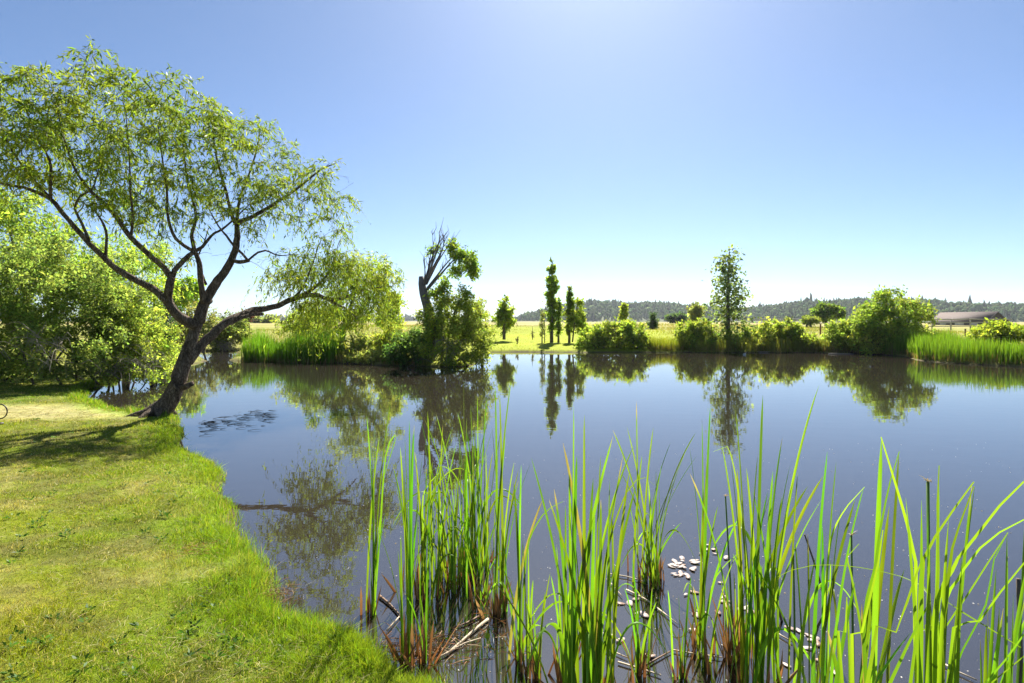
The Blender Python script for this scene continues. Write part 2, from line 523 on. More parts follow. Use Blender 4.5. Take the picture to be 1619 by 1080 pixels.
blades(bag, b, (b + t) / 2 + np.stack([R.normal(0, .008, n), R.normal(0, .008, n), R.uniform(0, .012, n)], 1), t, np.maximum(.003, cd * .0008), nrm(R.normal(size=(n, 3))), cc, cc * 1.1, nseg=2)
prop(bag.build('grass_clippings', M_DEAD), 'dry straw-coloured mown clippings lying in the near lawn', 'clippings', kind='stuff')

# clover and dandelion rosettes in the lawn
n = 380
wd_ = 2.3 * (10 / 2.3) ** R.random(n); wa = R.uniform(math.radians(-45), math.radians(2), n)
wxy = np.stack([wd_ * np.tan(wa), wd_], 1)
ws_ = sdist(wxy[:, 0], wxy[:, 1])
k = (ws_ > .12) & (vn(wxy[:, 0], wxy[:, 1], .8, 25) > .45)
wxy = wxy[k]
m = 12
cen = np.repeat(np.concatenate([wxy, (terr(wxy[:, 0], wxy[:, 1]) + .022)[:, None]], 1), m, 0)
az = R.uniform(0, 6.28, len(cen))
dv = np.stack([np.cos(az), np.sin(az), R.uniform(.1, .7, len(cen))], 1)
bag = Bag()
leaves(bag, cen + dv * R.uniform(.0, .03, (len(cen), 1)), dv, R.uniform(.02, .045, len(cen)), R.uniform(.010, .018, len(cen)), jit(np.tile(A(.075, .15, .02), (len(cen), 1)), .25, .15))
prop(bag.build('lawn_weeds', M_GRASS), 'darker green clover and dandelion leaves low in the near lawn', 'weeds', kind='stuff')

# far grass
n = 60000
fx, fy = R.uniform(-26, 40, n), 23 + 62 * R.random(n) ** 1.6
fs = sdist(fx, fy)
k = (fs > .05) & (nearmask(fx, fy) < .5) & (np.abs(fx) < fy * .95)
fx, fy, fs = fx[k], fy[k], fs[k]
mown = ss(fx, -4, -2) * (1 - ss(fx, 10, 14))
hh = (.10 + .22 * vn(fx, fy, 1.5, 15) ** 2) * R.uniform(.6, 1.3, len(fx)) * (1 - .72 * mown) + .06 * (fs < .6)
cc = jit(zone(fx, fy, np.maximum(fs, .4)), .15, .1)
rimf = (fs < 1.6) & (mown < .5)
cc[rimf] = jit(np.tile(A(.13, .19, .02), (rimf.sum(), 1)))
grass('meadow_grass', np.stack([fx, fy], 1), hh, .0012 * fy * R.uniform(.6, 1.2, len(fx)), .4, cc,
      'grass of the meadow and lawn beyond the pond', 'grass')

# ------------------------------------------------------------------ trees
def resample_path(pts, rad, step):
    pts, rad = np.asarray(pts, float), np.asarray(rad, float)
    if len(pts) > 2:  # catmull-rom
        ext = np.concatenate([[2 * pts[0] - pts[1]], pts, [2 * pts[-1] - pts[-2]]])
        o, r = [], []
        for i in range(len(pts) - 1):
            p0, p1, p2, p3 = ext[i:i + 4]
            kk = max(1, int(np.linalg.norm(p2 - p1) / step))
            for s in np.arange(kk) / kk:
                o.append(.5 * ((2 * p1) + (-p0 + p2) * s + (2 * p0 - 5 * p1 + 4 * p2 - p3) * s * s + (-p0 + 3 * p1 - 3 * p2 + p3) * s ** 3))
                r.append(rad[i] * (1 - s) + rad[i + 1] * s)
        o.append(pts[-1]); r.append(rad[-1])
        return np.array(o), np.array(r)
    kk = max(1, int(np.linalg.norm(pts[1] - pts[0]) / step))
    s = np.linspace(0, 1, kk + 1)[:, None]
    return pts[0] * (1 - s) + pts[1] * s, rad[0] * (1 - s[:, 0]) + rad[1] * s[:, 0]


def grow(paths, targets, step=.12, rk=.017, rtip=.004, upb=.15, jitter=.05, lowpen=.35):
    """branches from the drawn limbs to every target point; returns list of (pts, radii)"""
    NP = np.concatenate([p for p, r in paths])
    NR = np.concatenate([r for p, r in paths])
    ND = np.concatenate([nrm(np.gradient(p, axis=0)) for p, r in paths])
    cap = len(NP) + len(targets) * 40
    pos, rad, dr = np.zeros((cap, 3)), np.zeros(cap), np.zeros((cap, 3))
    m = len(NP)
    pos[:m], rad[:m], dr[:m] = NP, NR, ND
    d0 = np.array([np.min(((NP - t) ** 2).sum(1)) for t in targets])
    res = []
    for q in np.argsort(d0):
        t = targets[q]
        v = t - pos[:m]
        dist = np.sqrt((v ** 2).sum(1))
        cost = dist + lowpen * np.maximum(0, -v[:, 2]) - .25 * (v * dr[:m]).sum(1)
        i = int(np.argmin(cost))
        L = dist[i]
        if L < .03: continue
        ini = nrm(.55 * dr[i] + .6 * v[i] / L + A(0, 0, upb))
        kk = int(np.clip(L / step, 3, 14))
        s = np.linspace(0, 1, kk + 1)[:, None]
        c = pos[i] + ini * L * .5
        pts = (1 - s) ** 2 * pos[i] + 2 * s * (1 - s) * c + s * s * t
        pts[1:-1] += R.normal(0, jitter * L / kk ** .5, (kk - 1, 3))
        r0 = min(.8 * rad[i], rk * L + rtip)
        rr = r0 * (1 - s[:, 0]) + rtip * s[:, 0]
        res.append((pts, rr))
        pos[m:m + kk], rad[m:m + kk] = pts[1:], rr[1:]
        dr[m:m + kk] = nrm(np.gradient(pts, axis=0))[1:]
        m += kk
    return res


def blob_points(blobs, n, tail=.22):
    """blobs: (px, py, rx, ry, depth, depth radius, weight)"""
    w = np.array([b[2] * b[3] * (b[6] if len(b) > 6 else 1) for b in blobs], float)
    ch = R.choice(len(blobs), n, p=w / w.sum())
    B = np.array([b[:6] for b in blobs], float)[ch]
    u = nrm(R.normal(size=(n, 3))) * (R.random((n, 1)) ** .42) * (1 + np.clip(R.normal(0, tail, (n, 1)), -.3, .55))
    px, py, d = B[:, 0] + u[:, 0] * B[:, 2], B[:, 1] + u[:, 1] * B[:, 3], B[:, 4] + u[:, 2] * B[:, 5]
    return np.stack([(px - CX) / F * B[:, 4], d, H - (py - HY) / F * B[:, 4]], 1)


def foliage_on(paths, n, spread, start=.35):
    """n points scattered round the outer part of the given branches, with the branch direction"""
    L = np.array([np.linalg.norm(np.diff(p, axis=0), axis=1).sum() + .12 for p, r in paths])
    ch = R.choice(len(paths), n, p=L / L.sum())
    s = start + (1 - start) * R.random(n) ** .8
    out, dv = np.empty((n, 3)), np.empty((n, 3))
    order = np.argsort(ch)
    bounds = np.searchsorted(ch[order], np.arange(len(paths) + 1))
    for i, (p, r) in enumerate(paths):
        ids = order[bounds[i]:bounds[i + 1]]
        if not len(ids): continue
        f = s[ids] * (len(p) - 1)
        a = np.minimum(f.astype(int), len(p) - 2)
        fr = (f - a)[:, None]
        out[ids] = p[a] * (1 - fr) + p[a + 1] * fr
        dv[ids] = p[a + 1] - p[a]
    return out + R.normal(0, spread, (n, 3)), nrm(dv)


def leafcol(base, n, pos=None, var=.2, alt=None):
    c = np.tile(np.asarray(base, float), (n, 1))
    if alt is not None:
        k = R.random((n, 1)) ** 1.5
        if pos is not None:
            k = np.clip(k * .6 + .6 * (vn(pos[:, 0] + pos[:, 2] * .7, pos[:, 1] + pos[:, 2], .9, 16)[:, None] - .25), 0, 1)
        c = c * (1 - k) + np.asarray(alt) * k
    return jit(c, var, .10)


G_BUSH = (.085, .135, .018)
G_BUSH2 = (.155, .20, .028)


def plant(name, label, cat, px, d, blobs, nt_=60, nl=6000, leaf=.09, lw=.5, c1=G_BUSH, c2=G_BUSH2, trunk=None, tr=.06, spread=.10,
          droop=.2, group=None, parts=('trunk', 'crown'), step=.2, rk=.014, stems=1, mat=None, barkm=None, extra=None, upb=.15, seedw=None, base_spread=.0):
    """a tree or shrub: drawn trunk(s), branches grown to points of its crown, thousands of separate leaves"""
    x, y = (px - CX) / F * d, d
    c2 = np.minimum(A(*c2), A(.165, .198, .048))
    b = A(x, y, float(terr([x], [y])[0]) - .03)
    root = thing(name, label, cat, b, group)
    paths = []
    if trunk:
        for tp in trunk:
            pts = np.array([P(q[0], q[1], q[2]) for q in tp]); rr = np.array([q[3] for q in tp])
            paths.append(resample_path(pts, rr, step))
    else:
        zt_ = np.array([H - (q[1] - HY) / F * q[4] for q in blobs])
        for s in range(stems):
            q = blobs[s % len(blobs)]
            top = P(q[0] + R.uniform(-.3, .3) * q[2], q[1], q[4] + R.uniform(-.3, .3) * q[5])
            sx = base_spread * R.uniform(-1, 1)
            p0 = A(b[0] * .6 + top[0] * .4 + sx if stems > 1 else b[0], b[1] + base_spread * R.uniform(-.4, .4), 0)
            p0[2] = float(terr([p0[0]], [p0[1]])[0]) - .05
            midp = p0 * .5 + top * .5 + A(R.normal(0, .05), R.normal(0, .05), .1)
            paths.append(resample_path(np.array([p0, midp, top]), [tr, tr * .65, tr * .25], step))
    tg = blob_points(blobs, nt_)
    br = grow(paths, tg, step=step, rk=rk, upb=upb)
    tb = Bag()
    for p, r in paths: tube(tb, p, r, 8, rough=.06)
    for p, r in br: tube(tb, p, r, 4, cap=False)
    tb.build(parts[0], barkm or M_BARK2, root, smooth=True)
    nl = int(nl * (.43 if leaf > .08 else .62))
    lp, ld = foliage_on(br, nl, spread * .82, .5)
    z_ok = lp[:, 2] > np.maximum(.03, 0)
    lp, ld = lp[z_ok], ld[z_ok]
    lb = Bag()
    dv = ld * .5 + R.normal(0, .55, lp.shape) + A(0, 0, -droop)
    ll = leaf * (1.34 if leaf > .08 else 1.2) * np.exp(R.normal(0, .3, len(lp)))
    leaves(lb, lp, dv, ll, ll * lw, leafcol(A(*c1) * LK, len(lp), lp, .32, A(*c2) * LK2))
    lb.build(parts[1], mat or M_FAR, root)
    if extra: extra(root, paths, br)
    return root


SHRUB = ('stems', 'foliage')
LK, LK2 = A(2.5, 2.35, 2.7), A(1.75, 1.58, 2.0)

# ---- the leaning willow on the lawn
def PL(lst):
    return np.array([P(a, b, c) for a, b, c, r in lst]), np.array([q[3] * .84 for q in lst])


def willow():
    bx, by = P(252, 655, 11.0)[:2]
    base = A(bx, by, float(terr([bx], [by])[0]))
    root = thing('willow_tree', 'large leaning willow with forked trunk and drooping leaves on the lawn edge', 'tree', base)
    L = []
    trunk = [(226, 674, 11.0, .34), (246, 656, 11.0, .27), (267, 634, 11.02, .205), (280, 608, 11.05, .185), (289, 582, 11.1, .165), (297, 556, 11.15, .145), (306, 530, 11.2, .125), (313, 509, 11.25, .125)]
    C = [(313, 510, 11.25, .135), (319, 490, 11.3, .125), (329, 468, 11.4, .11), (345, 443, 11.5, .10), (360, 423, 11.6, .092), (370, 402, 11.7, .082), (375, 375, 11.8, .07), (374, 352, 11.9, .06)]
    C1 = [(374, 356, 11.85, .058), (385, 348, 11.95, .052), (402, 341, 12.1, .048), (437, 320, 12.4, .042), (471, 297, 12.6, .033), (508, 268, 12.8, .022), (532, 258, 12.9, .012)]
    C2 = [(374, 356, 11.85, .05), (366, 340, 11.8, .042), (357, 301, 11.7, .034), (348, 270, 11.5, .027), (340, 235, 11.4, .018), (335, 190, 11.3, .010)]
    C3 = [(374, 354, 11.9, .045), (379, 315, 12, .034), (392, 280, 12.2, .026), (405, 240, 12.3, .018), (412, 200, 12.4, .010)]
    E = [(366, 412, 11.65, .05), (380, 414, 11.5, .045), (393, 412, 11.4, .042)]
    E2 = [(392, 412, 11.4, .035), (384, 402, 11.3, .03), (371, 390, 11.2, .028), (358, 373, 11.1, .024), (345, 357, 11.0, .018), (330, 330, 10.9, .01)]
    E3 = [(393, 411, 11.4, .026), (408, 399, 11.5, .024), (420, 396, 11.6, .022), (441, 404, 11.8, .015), (465, 402, 12, .008)]
    Am = [(311, 516, 11.2, .13), (296, 508, 11.1, .12), (283, 500, 11.0, .112), (272, 488, 10.95, .108), (265, 472, 10.9, .10), (268, 455, 10.85, .09), (272, 438, 10.85, .082)]
    A1 = [(272, 440, 10.85, .07), (257, 421, 10.8, .066), (241, 408, 10.7, .062), (222, 390, 10.6, .058), (207, 375, 10.5, .055), (190, 352, 10.4, .05), (178, 337, 10.3, .045), (160, 318, 10.2, .038), (144, 303, 10.1, .032), (120, 270, 10, .024), (100, 215, 9.9, .014), (90, 170, 9.9, .008)]
    A2 = [(272, 440, 10.85, .062), (276, 428, 10.9, .058), (292, 410, 11.0, .054), (307, 398, 11.1, .05)]
    A3 = [(307, 398, 11.1, .042), (292, 389, 11.05, .04), (278, 378, 11.0, .036), (270, 360, 10.95, .033), (265, 340, 10.9, .03), (264, 300, 10.8, .024), (258, 260, 10.7, .018), (250, 200, 10.6, .010)]
    A4 = [(307, 398, 11.1, .042), (320, 390, 11.2, .036), (335, 372, 11.3, .03), (352, 362, 11.5, .026), (372, 345, 11.6, .02), (392, 325, 11.7, .012)]
    A5 = [(207, 376, 10.5, .03), (210, 345, 10.4, .026), (206, 305, 10.3, .02), (205, 260, 10.2, .015), (200, 190, 10.2, .009)]
    B = [(267, 480, 10.92, .085), (257, 470, 10.85, .08), (238, 454, 10.8, .075), (219, 445, 10.7, .072), (200, 435, 10.6, .068), (184, 425, 10.5, .064), (169, 412, 10.4, .06), (155, 398, 10.3, .058), (141, 385, 10.2, .054), (122, 364, 10.1, .05), (100, 338, 10, .046), (82, 316, 9.9, .042), (60, 305, 9.8, .036), (37, 297, 9.7, .03), (5, 291, 9.6, .024), (-40, 280, 9.5, .012)]
    B1 = [(167, 409, 10.4, .032), (168, 388, 10.4, .028), (168, 366, 10.35, .026), (160, 348, 10.3, .022), (151, 334, 10.25, .018), (130, 320, 10.2, .012), (110, 316, 10.1, .007)]
    B2 = [(141, 386, 10.2, .034), (137, 370, 10.2, .03), (125, 345, 10.15, .027), (118, 330, 10.1, .024), (127, 310, 10.1, .02), (145, 300, 10.1, .016), (155, 270, 10, .011), (160, 220, 10, .007)]
    B3 = [(80, 314, 9.9, .034), (80, 285, 9.8, .03), (79, 255, 9.8, .024), (60, 220, 9.7, .016), (40, 170, 9.7, .009)]
    B4 = [(78, 312, 9.9, .03), (50, 280, 9.8, .024), (20, 240, 9.7, .018), (2, 200, 9.7, .010)]
    D = [(322, 480, 11.3, .075), (319, 462, 11.25, .068), (317, 440, 11.2, .062), (315, 418, 11.15, .056), (310, 402, 11.12, .05), (303, 375, 11.1, .04), (310, 340, 11.2, .032), (300, 300, 11.2, .025), (292, 255, 11.2, .018), (285, 190, 11.2, .009)]
    D2 = [(326, 450, 11.4, .03), (318, 430, 11.45, .026), (312, 410, 11.5, .02), (322, 385, 11.6, .015), (330, 360, 11.7, .01)]
    Rl = [(298, 574, 11.15, .10), (310, 556, 11.22, .112), (323, 540, 11.35, .108), (348, 518, 11.6, .102), (363, 506, 11.75, .096), (380, 499, 12.0, .09), (400, 491, 12.3, .084), (420, 488, 12.5, .08), (438, 484, 12.7, .076), (457, 475, 12.9, .072), (476, 468, 13.1, .064)]
    R1 = [(474, 469, 13.1, .058), (490, 460, 13.2, .05), (505, 448, 13.4, .04), (520, 430, 13.5, .024), (530, 405, 13.5, .016), (535, 385, 13.5, .008)]
    R2 = [(474, 469, 13.1, .072), (500, 466, 13.4, .062), (520, 473, 13.6, .055), (545, 470, 13.8, .045), (570, 460, 13.9, .034), (595, 455, 14, .018), (622, 452, 14, .009)]
    R3 = [(460, 474, 12.95, .035), (475, 460, 12.9, .03), (485, 440, 12.8, .024), (495, 415, 12.8, .016), (505, 385, 12.7, .008)]
    R4 = [(512, 470, 13.5, .05), (530, 480, 13.7, .042), (550, 490, 13.9, .022), (565, 505, 14, .012)]
    R5 = [(352, 516, 11.6, .06), (375, 505, 11.85, .05), (398, 497, 12.1, .045), (415, 497, 12.3, .042)]
    allp = [trunk, C, C1, C2, C3, E, E2, E3, Am, A1, A2, A3, A4, A5, B, B1, B2, B3, B4, D, D2, Rl, R1, R2, R3, R4, R5]
    paths = []
    for q in allp:
        p_, r_ = PL(q)
        pp_, rr_ = resample_path(p_, r_, .09)
        if len(pp_) > 4:
            if q is not trunk:
                jt = R.normal(0, 1, pp_.shape) * np.minimum(rr_ * .10, .0035)[:, None]
                jt[:2] = 0; pp_ = pp_ + jt
        paths.append((pp_, rr_))
    bag = Bag()
    for i, (p_, r_) in enumerate(paths): tube(bag, p_, r_, 16 if i == 0 else 10, rough=.07)
    # broken stubs and burrs
    tube(bag, np.array([P(290, 612, 11.0), P(299, 609, 10.9), P(304, 606, 10.85)]), [.07, .055, .045], 8, rough=.15)
    tube(bag, np.array([P(326, 480, 11.35), P(333, 476, 11.3)]), [.06, .05], 8, rough=.15)
    # root flare
    for az_, ln_ in ((2.6, .55), (3.6, .7), (4.5, .6), (5.2, .35), (1.5, .5)):
        p0 = np.append(base[:2], base[2] + .12) + A(math.cos(az_) * .08, math.sin(az_) * .08, 0)
        p1 = np.append(base[:2], base[2] + .07) + A(math.cos(az_) * .30, math.sin(az_) * .30, 0)
        p2 = np.append(base[:2], base[2] - .05) + A(math.cos(az_) * ln_, math.sin(az_) * ln_, 0)
        p_, r_ = resample_path(np.array([p0, p1, p2]), [.08, .055, .02], .08)
        tube(bag, p_, r_, 9, rough=.1)
    # twigs
    D0 = 11.2
    up_ = [(45, 205, 75, 55, 10, 1.5), (10, 170, 45, 50, 9.8, 1.3), (125, 165, 75, 55, 10.3, 1.7), (205, 160, 70, 60, 10.6, 1.8), (290, 175, 70, 58, 11, 1.8),
           (360, 195, 60, 48, 11.5, 1.7), (410, 215, 42, 50, 12, 1.5), (60, 265, 65, 35, 10, 1.4), (160, 245, 80, 55, 10.3, 1.7), (260, 255, 75, 55, 10.8, 1.8),
           (350, 265, 65, 50, 11.4, 1.8), (420, 270, 50, 40, 12.1, 1.4), (475, 262, 42, 32, 12.6, 1.2), (520, 265, 28, 30, 12.8, 1.0), (535, 320, 24, 45, 12.9, .8),
           (-50, 230, 60, 80, 9.6, 1.5), (130, 118, 60, 25, 10.3, 1.3, .5), (200, 108, 50, 22, 10.6, 1.3, .5), (320, 140, 35, 25, 11.2, 1.2, .6), (50, 120, 20, 18, 9.8, .5, .5),
           (230, 320, 55, 30, 10.7, 1.2, .6), (310, 330, 60, 35, 11.2, 1.3, .35), (420, 330, 45, 35, 12.1, 1.1, .4), (170, 310, 45, 25, 10.4, 1.1, .5), (500, 300, 30, 30, 12.7, .9, .8), (330, 300, 60, 35, 11.3, 1.4, .8), (180, 290, 60, 35, 10.4, 1.3, .8), (480, 320, 35, 40, 12.5, 1, .7), (270, 360, 50, 40, 10.9, 1.2, .4), (410, 300, 50, 40, 12.1, 1.2, .8)]
    lo_ = [(520, 415, 40, 38, 13.2, 1.0, .8), (560, 425, 40, 35, 13.6, 1.0), (480, 440, 35, 32, 13.0, .9, .5), (590, 450, 28, 28, 13.9, .8), (540, 465, 50, 25, 13.7, 1.0),
           (500, 480, 40, 22, 13.3, .9, .8), (450, 440, 20, 40, 12.8, .6, .35), (600, 480, 22, 20, 14, .6, .6), (470, 415, 28, 30, 12.9, .7, .45), (435, 440, 18, 40, 12.6, .6, .4), (615, 440, 22, 28, 14, .7, .6), (480, 510, 30, 16, 13.2, .7, .5)]
    up_ = [(q[0], q[1] + 14 + (8 if q[1] < 150 else 0), *q[2:]) for q in up_]
    t1 = blob_points(up_, 700, .08); t2 = blob_points(lo_, 200, .15)
    br = grow(paths, np.concatenate([t1, t2]), step=.11, rk=.012, rtip=.0035, upb=.1, jitter=.06, lowpen=.25)
    twb = Bag()
    for p_, r_ in br: tube(bag, p_, r_, 5, cap=False)
    # bare dead twigs low in the fork
    bare = grow(paths, blob_points([(400, 380, 60, 45, 11.8, 1, 1), (330, 350, 70, 40, 11.2, 1, 1), (430, 420, 40, 30, 12, .8, 1), (510, 290, 60, 40, 12.6, .8, .6)], 110), step=.1, rk=.008, rtip=.0025, jitter=.09)
    for p_, r_ in bare: tube(bag, p_, r_, 4, cap=False)
    bag.build('trunk', M_BARK, root, smooth=True)
    # hanging leafy shoots
    T = 4000
    sp, sdv = foliage_on(br, T, .03, .3)
    hang = np.clip((sp[:, 2] < 3.9) * .5 + R.random(T) * .8, 0, 1)
    lenT = R.uniform(.14, .42, T) * (1 + .5 * hang)
    az = R.uniform(0, 2 * math.pi, T)
    outd = np.stack([np.cos(az), np.sin(az), R.uniform(-.3, .7, T)], 1)
    outd = nrm(outd + sdv * .7)
    top = sp[:, 2] > 5.3
    outd[top, 2] = np.abs(outd[top, 2]) + .35 * R.random(top.sum())
    nl = 13
    s = np.linspace(.08, 1, nl)[None, :, None]
    droop = (lenT * (.35 + .9 * hang))[:, None, None]
    q = sp[:, None] + outd[:, None] * lenT[:, None, None] * s - A(0, 0, 1) * droop * s ** 2
    tg = nrm(np.gradient(q, axis=1))
    shoots = Bag()
    qq = q[:, ::4]
    sd_ = nrm(np.cross(tg[:, 0], R.normal(size=(T, 3))))
    blades(shoots, qq[:, 0], qq[:, 1] * 2 - .5 * (qq[:, 0] + qq[:, -1]), qq[:, -1], np.full(T, .006), sd_, np.tile(A(.12, .12, .04), (T, 1)), np.tile(A(.14, .16, .04), (T, 1)), nseg=3)
    n = T * nl
    pos = q.reshape(-1, 3) + R.normal(0, .008, (n, 3))
    dv = tg.reshape(-1, 3) * .55 + R.normal(0, .42, (n, 3)) + A(0, 0, -.35)
    ll = .10 * np.exp(R.normal(0, .25, n))
    leaves(shoots, pos, dv, ll, ll * .21, leafcol((.14, .205, .022), n, pos, .24, (.27, .31, .035)), .12)
    shoots.build('crown', M_LEAF, root)


willow()

# ---- big willow shrubs behind the lawn at the left
def dead_twigs(center_list, n, name='dead_branches', rr=.012, mat=None):
    def f(root, paths, br):
        bag = Bag()
        for q in range(n):
            c = center_list[q % len(center_list)]
            p0 = P(c[0] + R.normal(0, c[3]), c[1] + R.normal(0, c[4]), c[2])
            az = R.uniform(0, 2 * math.pi)
            L = R.uniform(.35, 1.0)
            d1 = A(math.cos(az) * .8, math.sin(az) * .5 - .4, R.uniform(-.2, .7))
            p1 = p0 + d1 * L * .6 + A(0, 0, .1)
            p2 = p1 + d1 * L * .5 + A(R.normal(0, .15), 0, -.45 * L)
            p2[2] = max(p2[2], .02); p1[2] = max(p1[2], .03); p0[2] = max(p0[2], .02)
            p_, r_ = resample_path(np.array([p0, p1, p2]), [rr, rr * .7, rr * .3], .12)
            tube(bag, p_, r_, 5, cap=False)
        bag.build(name, mat or M_DRY, root, smooth=True)
    return f


SB1, SB2 = (.085, .13, .026), (.145, .18, .05)
plant('willow_shrub', 'tall pale green willow tree rising behind the big shrub at left', 'tree', 40, 20, [
    (20, 350, 90, 50, 20, 2), (-60, 360, 90, 60, 20, 2), (90, 390, 60, 45, 20, 2), (0, 320, 70, 30, 19.5, 1.5)], 110, 30000, .10, .32, (.075, .125, .016), (.15, .2, .03), tr=.12, spread=.2, stems=3, base_spread=1)
plant('willow_shrub', 'light feathery willow behind the big shrub, seen through the leaning willow\'s left limbs', 'tree', 200, 20.5, [
    (215, 415, 50, 45, 20.5, 1.6), (170, 400, 50, 45, 20.5, 1.6), (240, 450, 42, 30, 20, 1.3), (200, 460, 60, 40, 20, 1.5)], 90, 20000, .10, .25, (.12, .19, .02), (.22, .27, .035), tr=.1, spread=.16, stems=3, droop=.6, base_spread=.8)
plant('willow_shrub', 'huge rounded yellow-green shrub with dead grey branches hanging in front of it', 'shrub', 90, 16.6, [
    (60, 420, 75, 50, 16.6, 1.6), (130, 440, 70, 50, 16.6, 1.6), (10, 450, 80, 60, 16.6, 1.8), (-60, 470, 90, 80, 16.6, 2), (90, 490, 90, 55, 16, 1.5), (20, 520, 80, 50, 15.8, 1.3),
    (165, 480, 50, 45, 16.4, 1.3), (110, 545, 90, 38, 15.6, 1.1, .8), (20, 565, 70, 30, 15.6, 1, .7), (60, 584, 75, 16, 15.7, 1), (140, 580, 70, 20, 15.8, 1), (-20, 580, 60, 22, 15.8, 1.2)],
    520, 120000, .062, .5, SB1, SB2, tr=.035, spread=.13, stems=14, base_spread=2.2, parts=SHRUB, step=.18,
    extra=dead_twigs([(60, 540, 14.5, 10, 10), (95, 540, 14.4, 9, 12), (75, 575, 14.5, 40, 8)], 40, rr=.009))
plant('willow_shrub', 'rounded yellow-green shrub with a tangle of bare twigs trailing over the inlet', 'shrub', 195, 17.6, [
    (200, 505, 48, 48, 17.4, 1.3), (225, 540, 36, 40, 17.2, 1.1), (180, 550, 50, 35, 16.8, 1.1), (215, 475, 30, 25, 17.5, 1), (235, 572, 28, 20, 17, .8, .8), (185, 582, 40, 16, 16.6, .9), (215, 590, 45, 13, 16.6, .8), (248, 582, 22, 14, 17, .7)],
    300, 56000, .062, .5, (.115, .165, .022), (.225, .26, .045), tr=.03, spread=.12, stems=9, base_spread=.9, parts=SHRUB, step=.18,
    extra=dead_twigs([(215, 585, 16.2, 30, 9), (245, 580, 16.5, 16, 14), (180, 590, 15.9, 25, 6)], 110, rr=.006, mat=M_DRYG))

# ---- back of the inlet
plant('conifer_tree', 'narrow dark conifer at the back of the inlet behind the leaning trunk', 'tree', 263, 31, [
    (263, 520, 13, 22, 31, .6), (262, 490, 10, 25, 31, .5), (261, 465, 6, 15, 31, .3)], 60, 6000, .12, .25, (.02, .045, .014), (.035, .07, .018), trunk=[[(264, 560, 31, .14), (262, 500, 31, .1), (261, 452, 31, .03)]], spread=.1)
plant('round_tree', 'bright green round-headed tree far behind the fork of the leaning willow', 'tree', 296, 44, [
    (296, 462, 24, 20, 44, 1.2), (306, 455, 16, 14, 44, 1), (285, 475, 14, 14, 44, 1)], 60, 7000, .20, .4, (.09, .18, .018), (.18, .28, .03), trunk=[[(296, 540, 44, .18), (297, 500, 44, .14), (297, 465, 44, .06)]], spread=.22)
plant('inlet_shrub', 'grey-green twiggy shrub at the back of the inlet left of the trunk', 'shrub', 292, 35, [
    (285, 520, 26, 24, 35, 1.2), (306, 505, 24, 28, 35, 1.2), (330, 515, 18, 24, 35.5, 1), (270, 535, 16, 18, 35, 1)], 110, 11000, .12, .35, (.075, .095, .03), (.15, .16, .06), tr=.08, stems=5, base_spread=1.2, spread=.16, parts=SHRUB)
plant('inlet_shrub', 'dark rounded shrub over the water between the leaning trunk and the reed bed', 'shrub', 365, 36.5, [
    (352, 522, 26, 24, 36.5, 1.2), (378, 532, 20, 18, 36.5, 1), (345, 540, 22, 14, 36.2, 1), (372, 512, 16, 15, 37, 1)], 110, 12000, .13, .4, (.06, .09, .02), (.12, .145, .035), tr=.08, stems=5, base_spread=1.2, spread=.17, parts=SHRUB,
    extra=dead_twigs([(354, 549, 35.8, 10, 3)], 60, rr=.018))
plant('red_leaf_tree', 'small tree with dark red leaves on the lawn behind the left reed bed', 'tree', 393, 52, [
    (393, 497, 11, 9, 52, .6), (388, 502, 8, 6, 52, .5)], 26, 1500, .16, .5, (.035, .014, .013), (.06, .025, .02), trunk=[[(394, 524, 52, .07), (393, 495, 52, .03)]], spread=.14)
plant('distant_tree', 'pale hazy row of low trees at the edge of the far field left', 'tree', 425, 150, [
    (410, 508, 10, 5, 150, 3), (428, 507, 12, 4, 150, 3)], 20, 2500, .6, .6, (.09, .12, .04), (.14, .16, .06), tr=.15, spread=.6)

# ---- the left far bank
plant('bank_tree', 'leafy light green tree with a short dark trunk on the left far bank', 'tree', 541, 30, [
    (560, 430, 36, 32, 30, 1.4, .8), (600, 440, 26, 26, 30, 1.2), (598, 415, 20, 18, 30, 1, .6), (585, 480, 40, 28, 29.6, 1.4), (530, 480, 45, 32, 29.6, 1.4), (490, 500, 34, 26, 29.6, 1.2), (555, 500, 45, 22, 29.3, 1.2), (460, 512, 22, 18, 29.6, 1, .8), (490, 525, 34, 16, 29.3, 1, .8), (520, 515, 30, 20, 29.2, 1, .8)],
    300, 38000, .105, .34, (.11, .16, .02), (.20, .245, .032), trunk=[[(540, 546, 30, .20), (542, 525, 30, .17), (548, 505, 30, .14), (556, 480, 30, .09), (566, 445, 30, .04)], [(541, 530, 30, .11), (525, 505, 29.8, .09), (505, 490, 29.7, .05)], [(546, 515, 30, .12), (570, 490, 30, .09), (592, 462, 30, .06), (612, 428, 30, .03)]], spread=.17, droop=.35)
plant('sapling_tree', 'bright yellow-green young tree between the leafy bank tree and the stump bush', 'tree', 620, 33, [
    (618, 488, 18, 24, 33, .9), (626, 470, 10, 14, 33, .6), (612, 508, 18, 14, 33, .8)], 60, 8000, .12, .45, (.14, .20, .02), (.25, .29, .035), trunk=[[(620, 540, 33, .07), (619, 500, 33, .05), (624, 460, 33, .02)]], spread=.15)
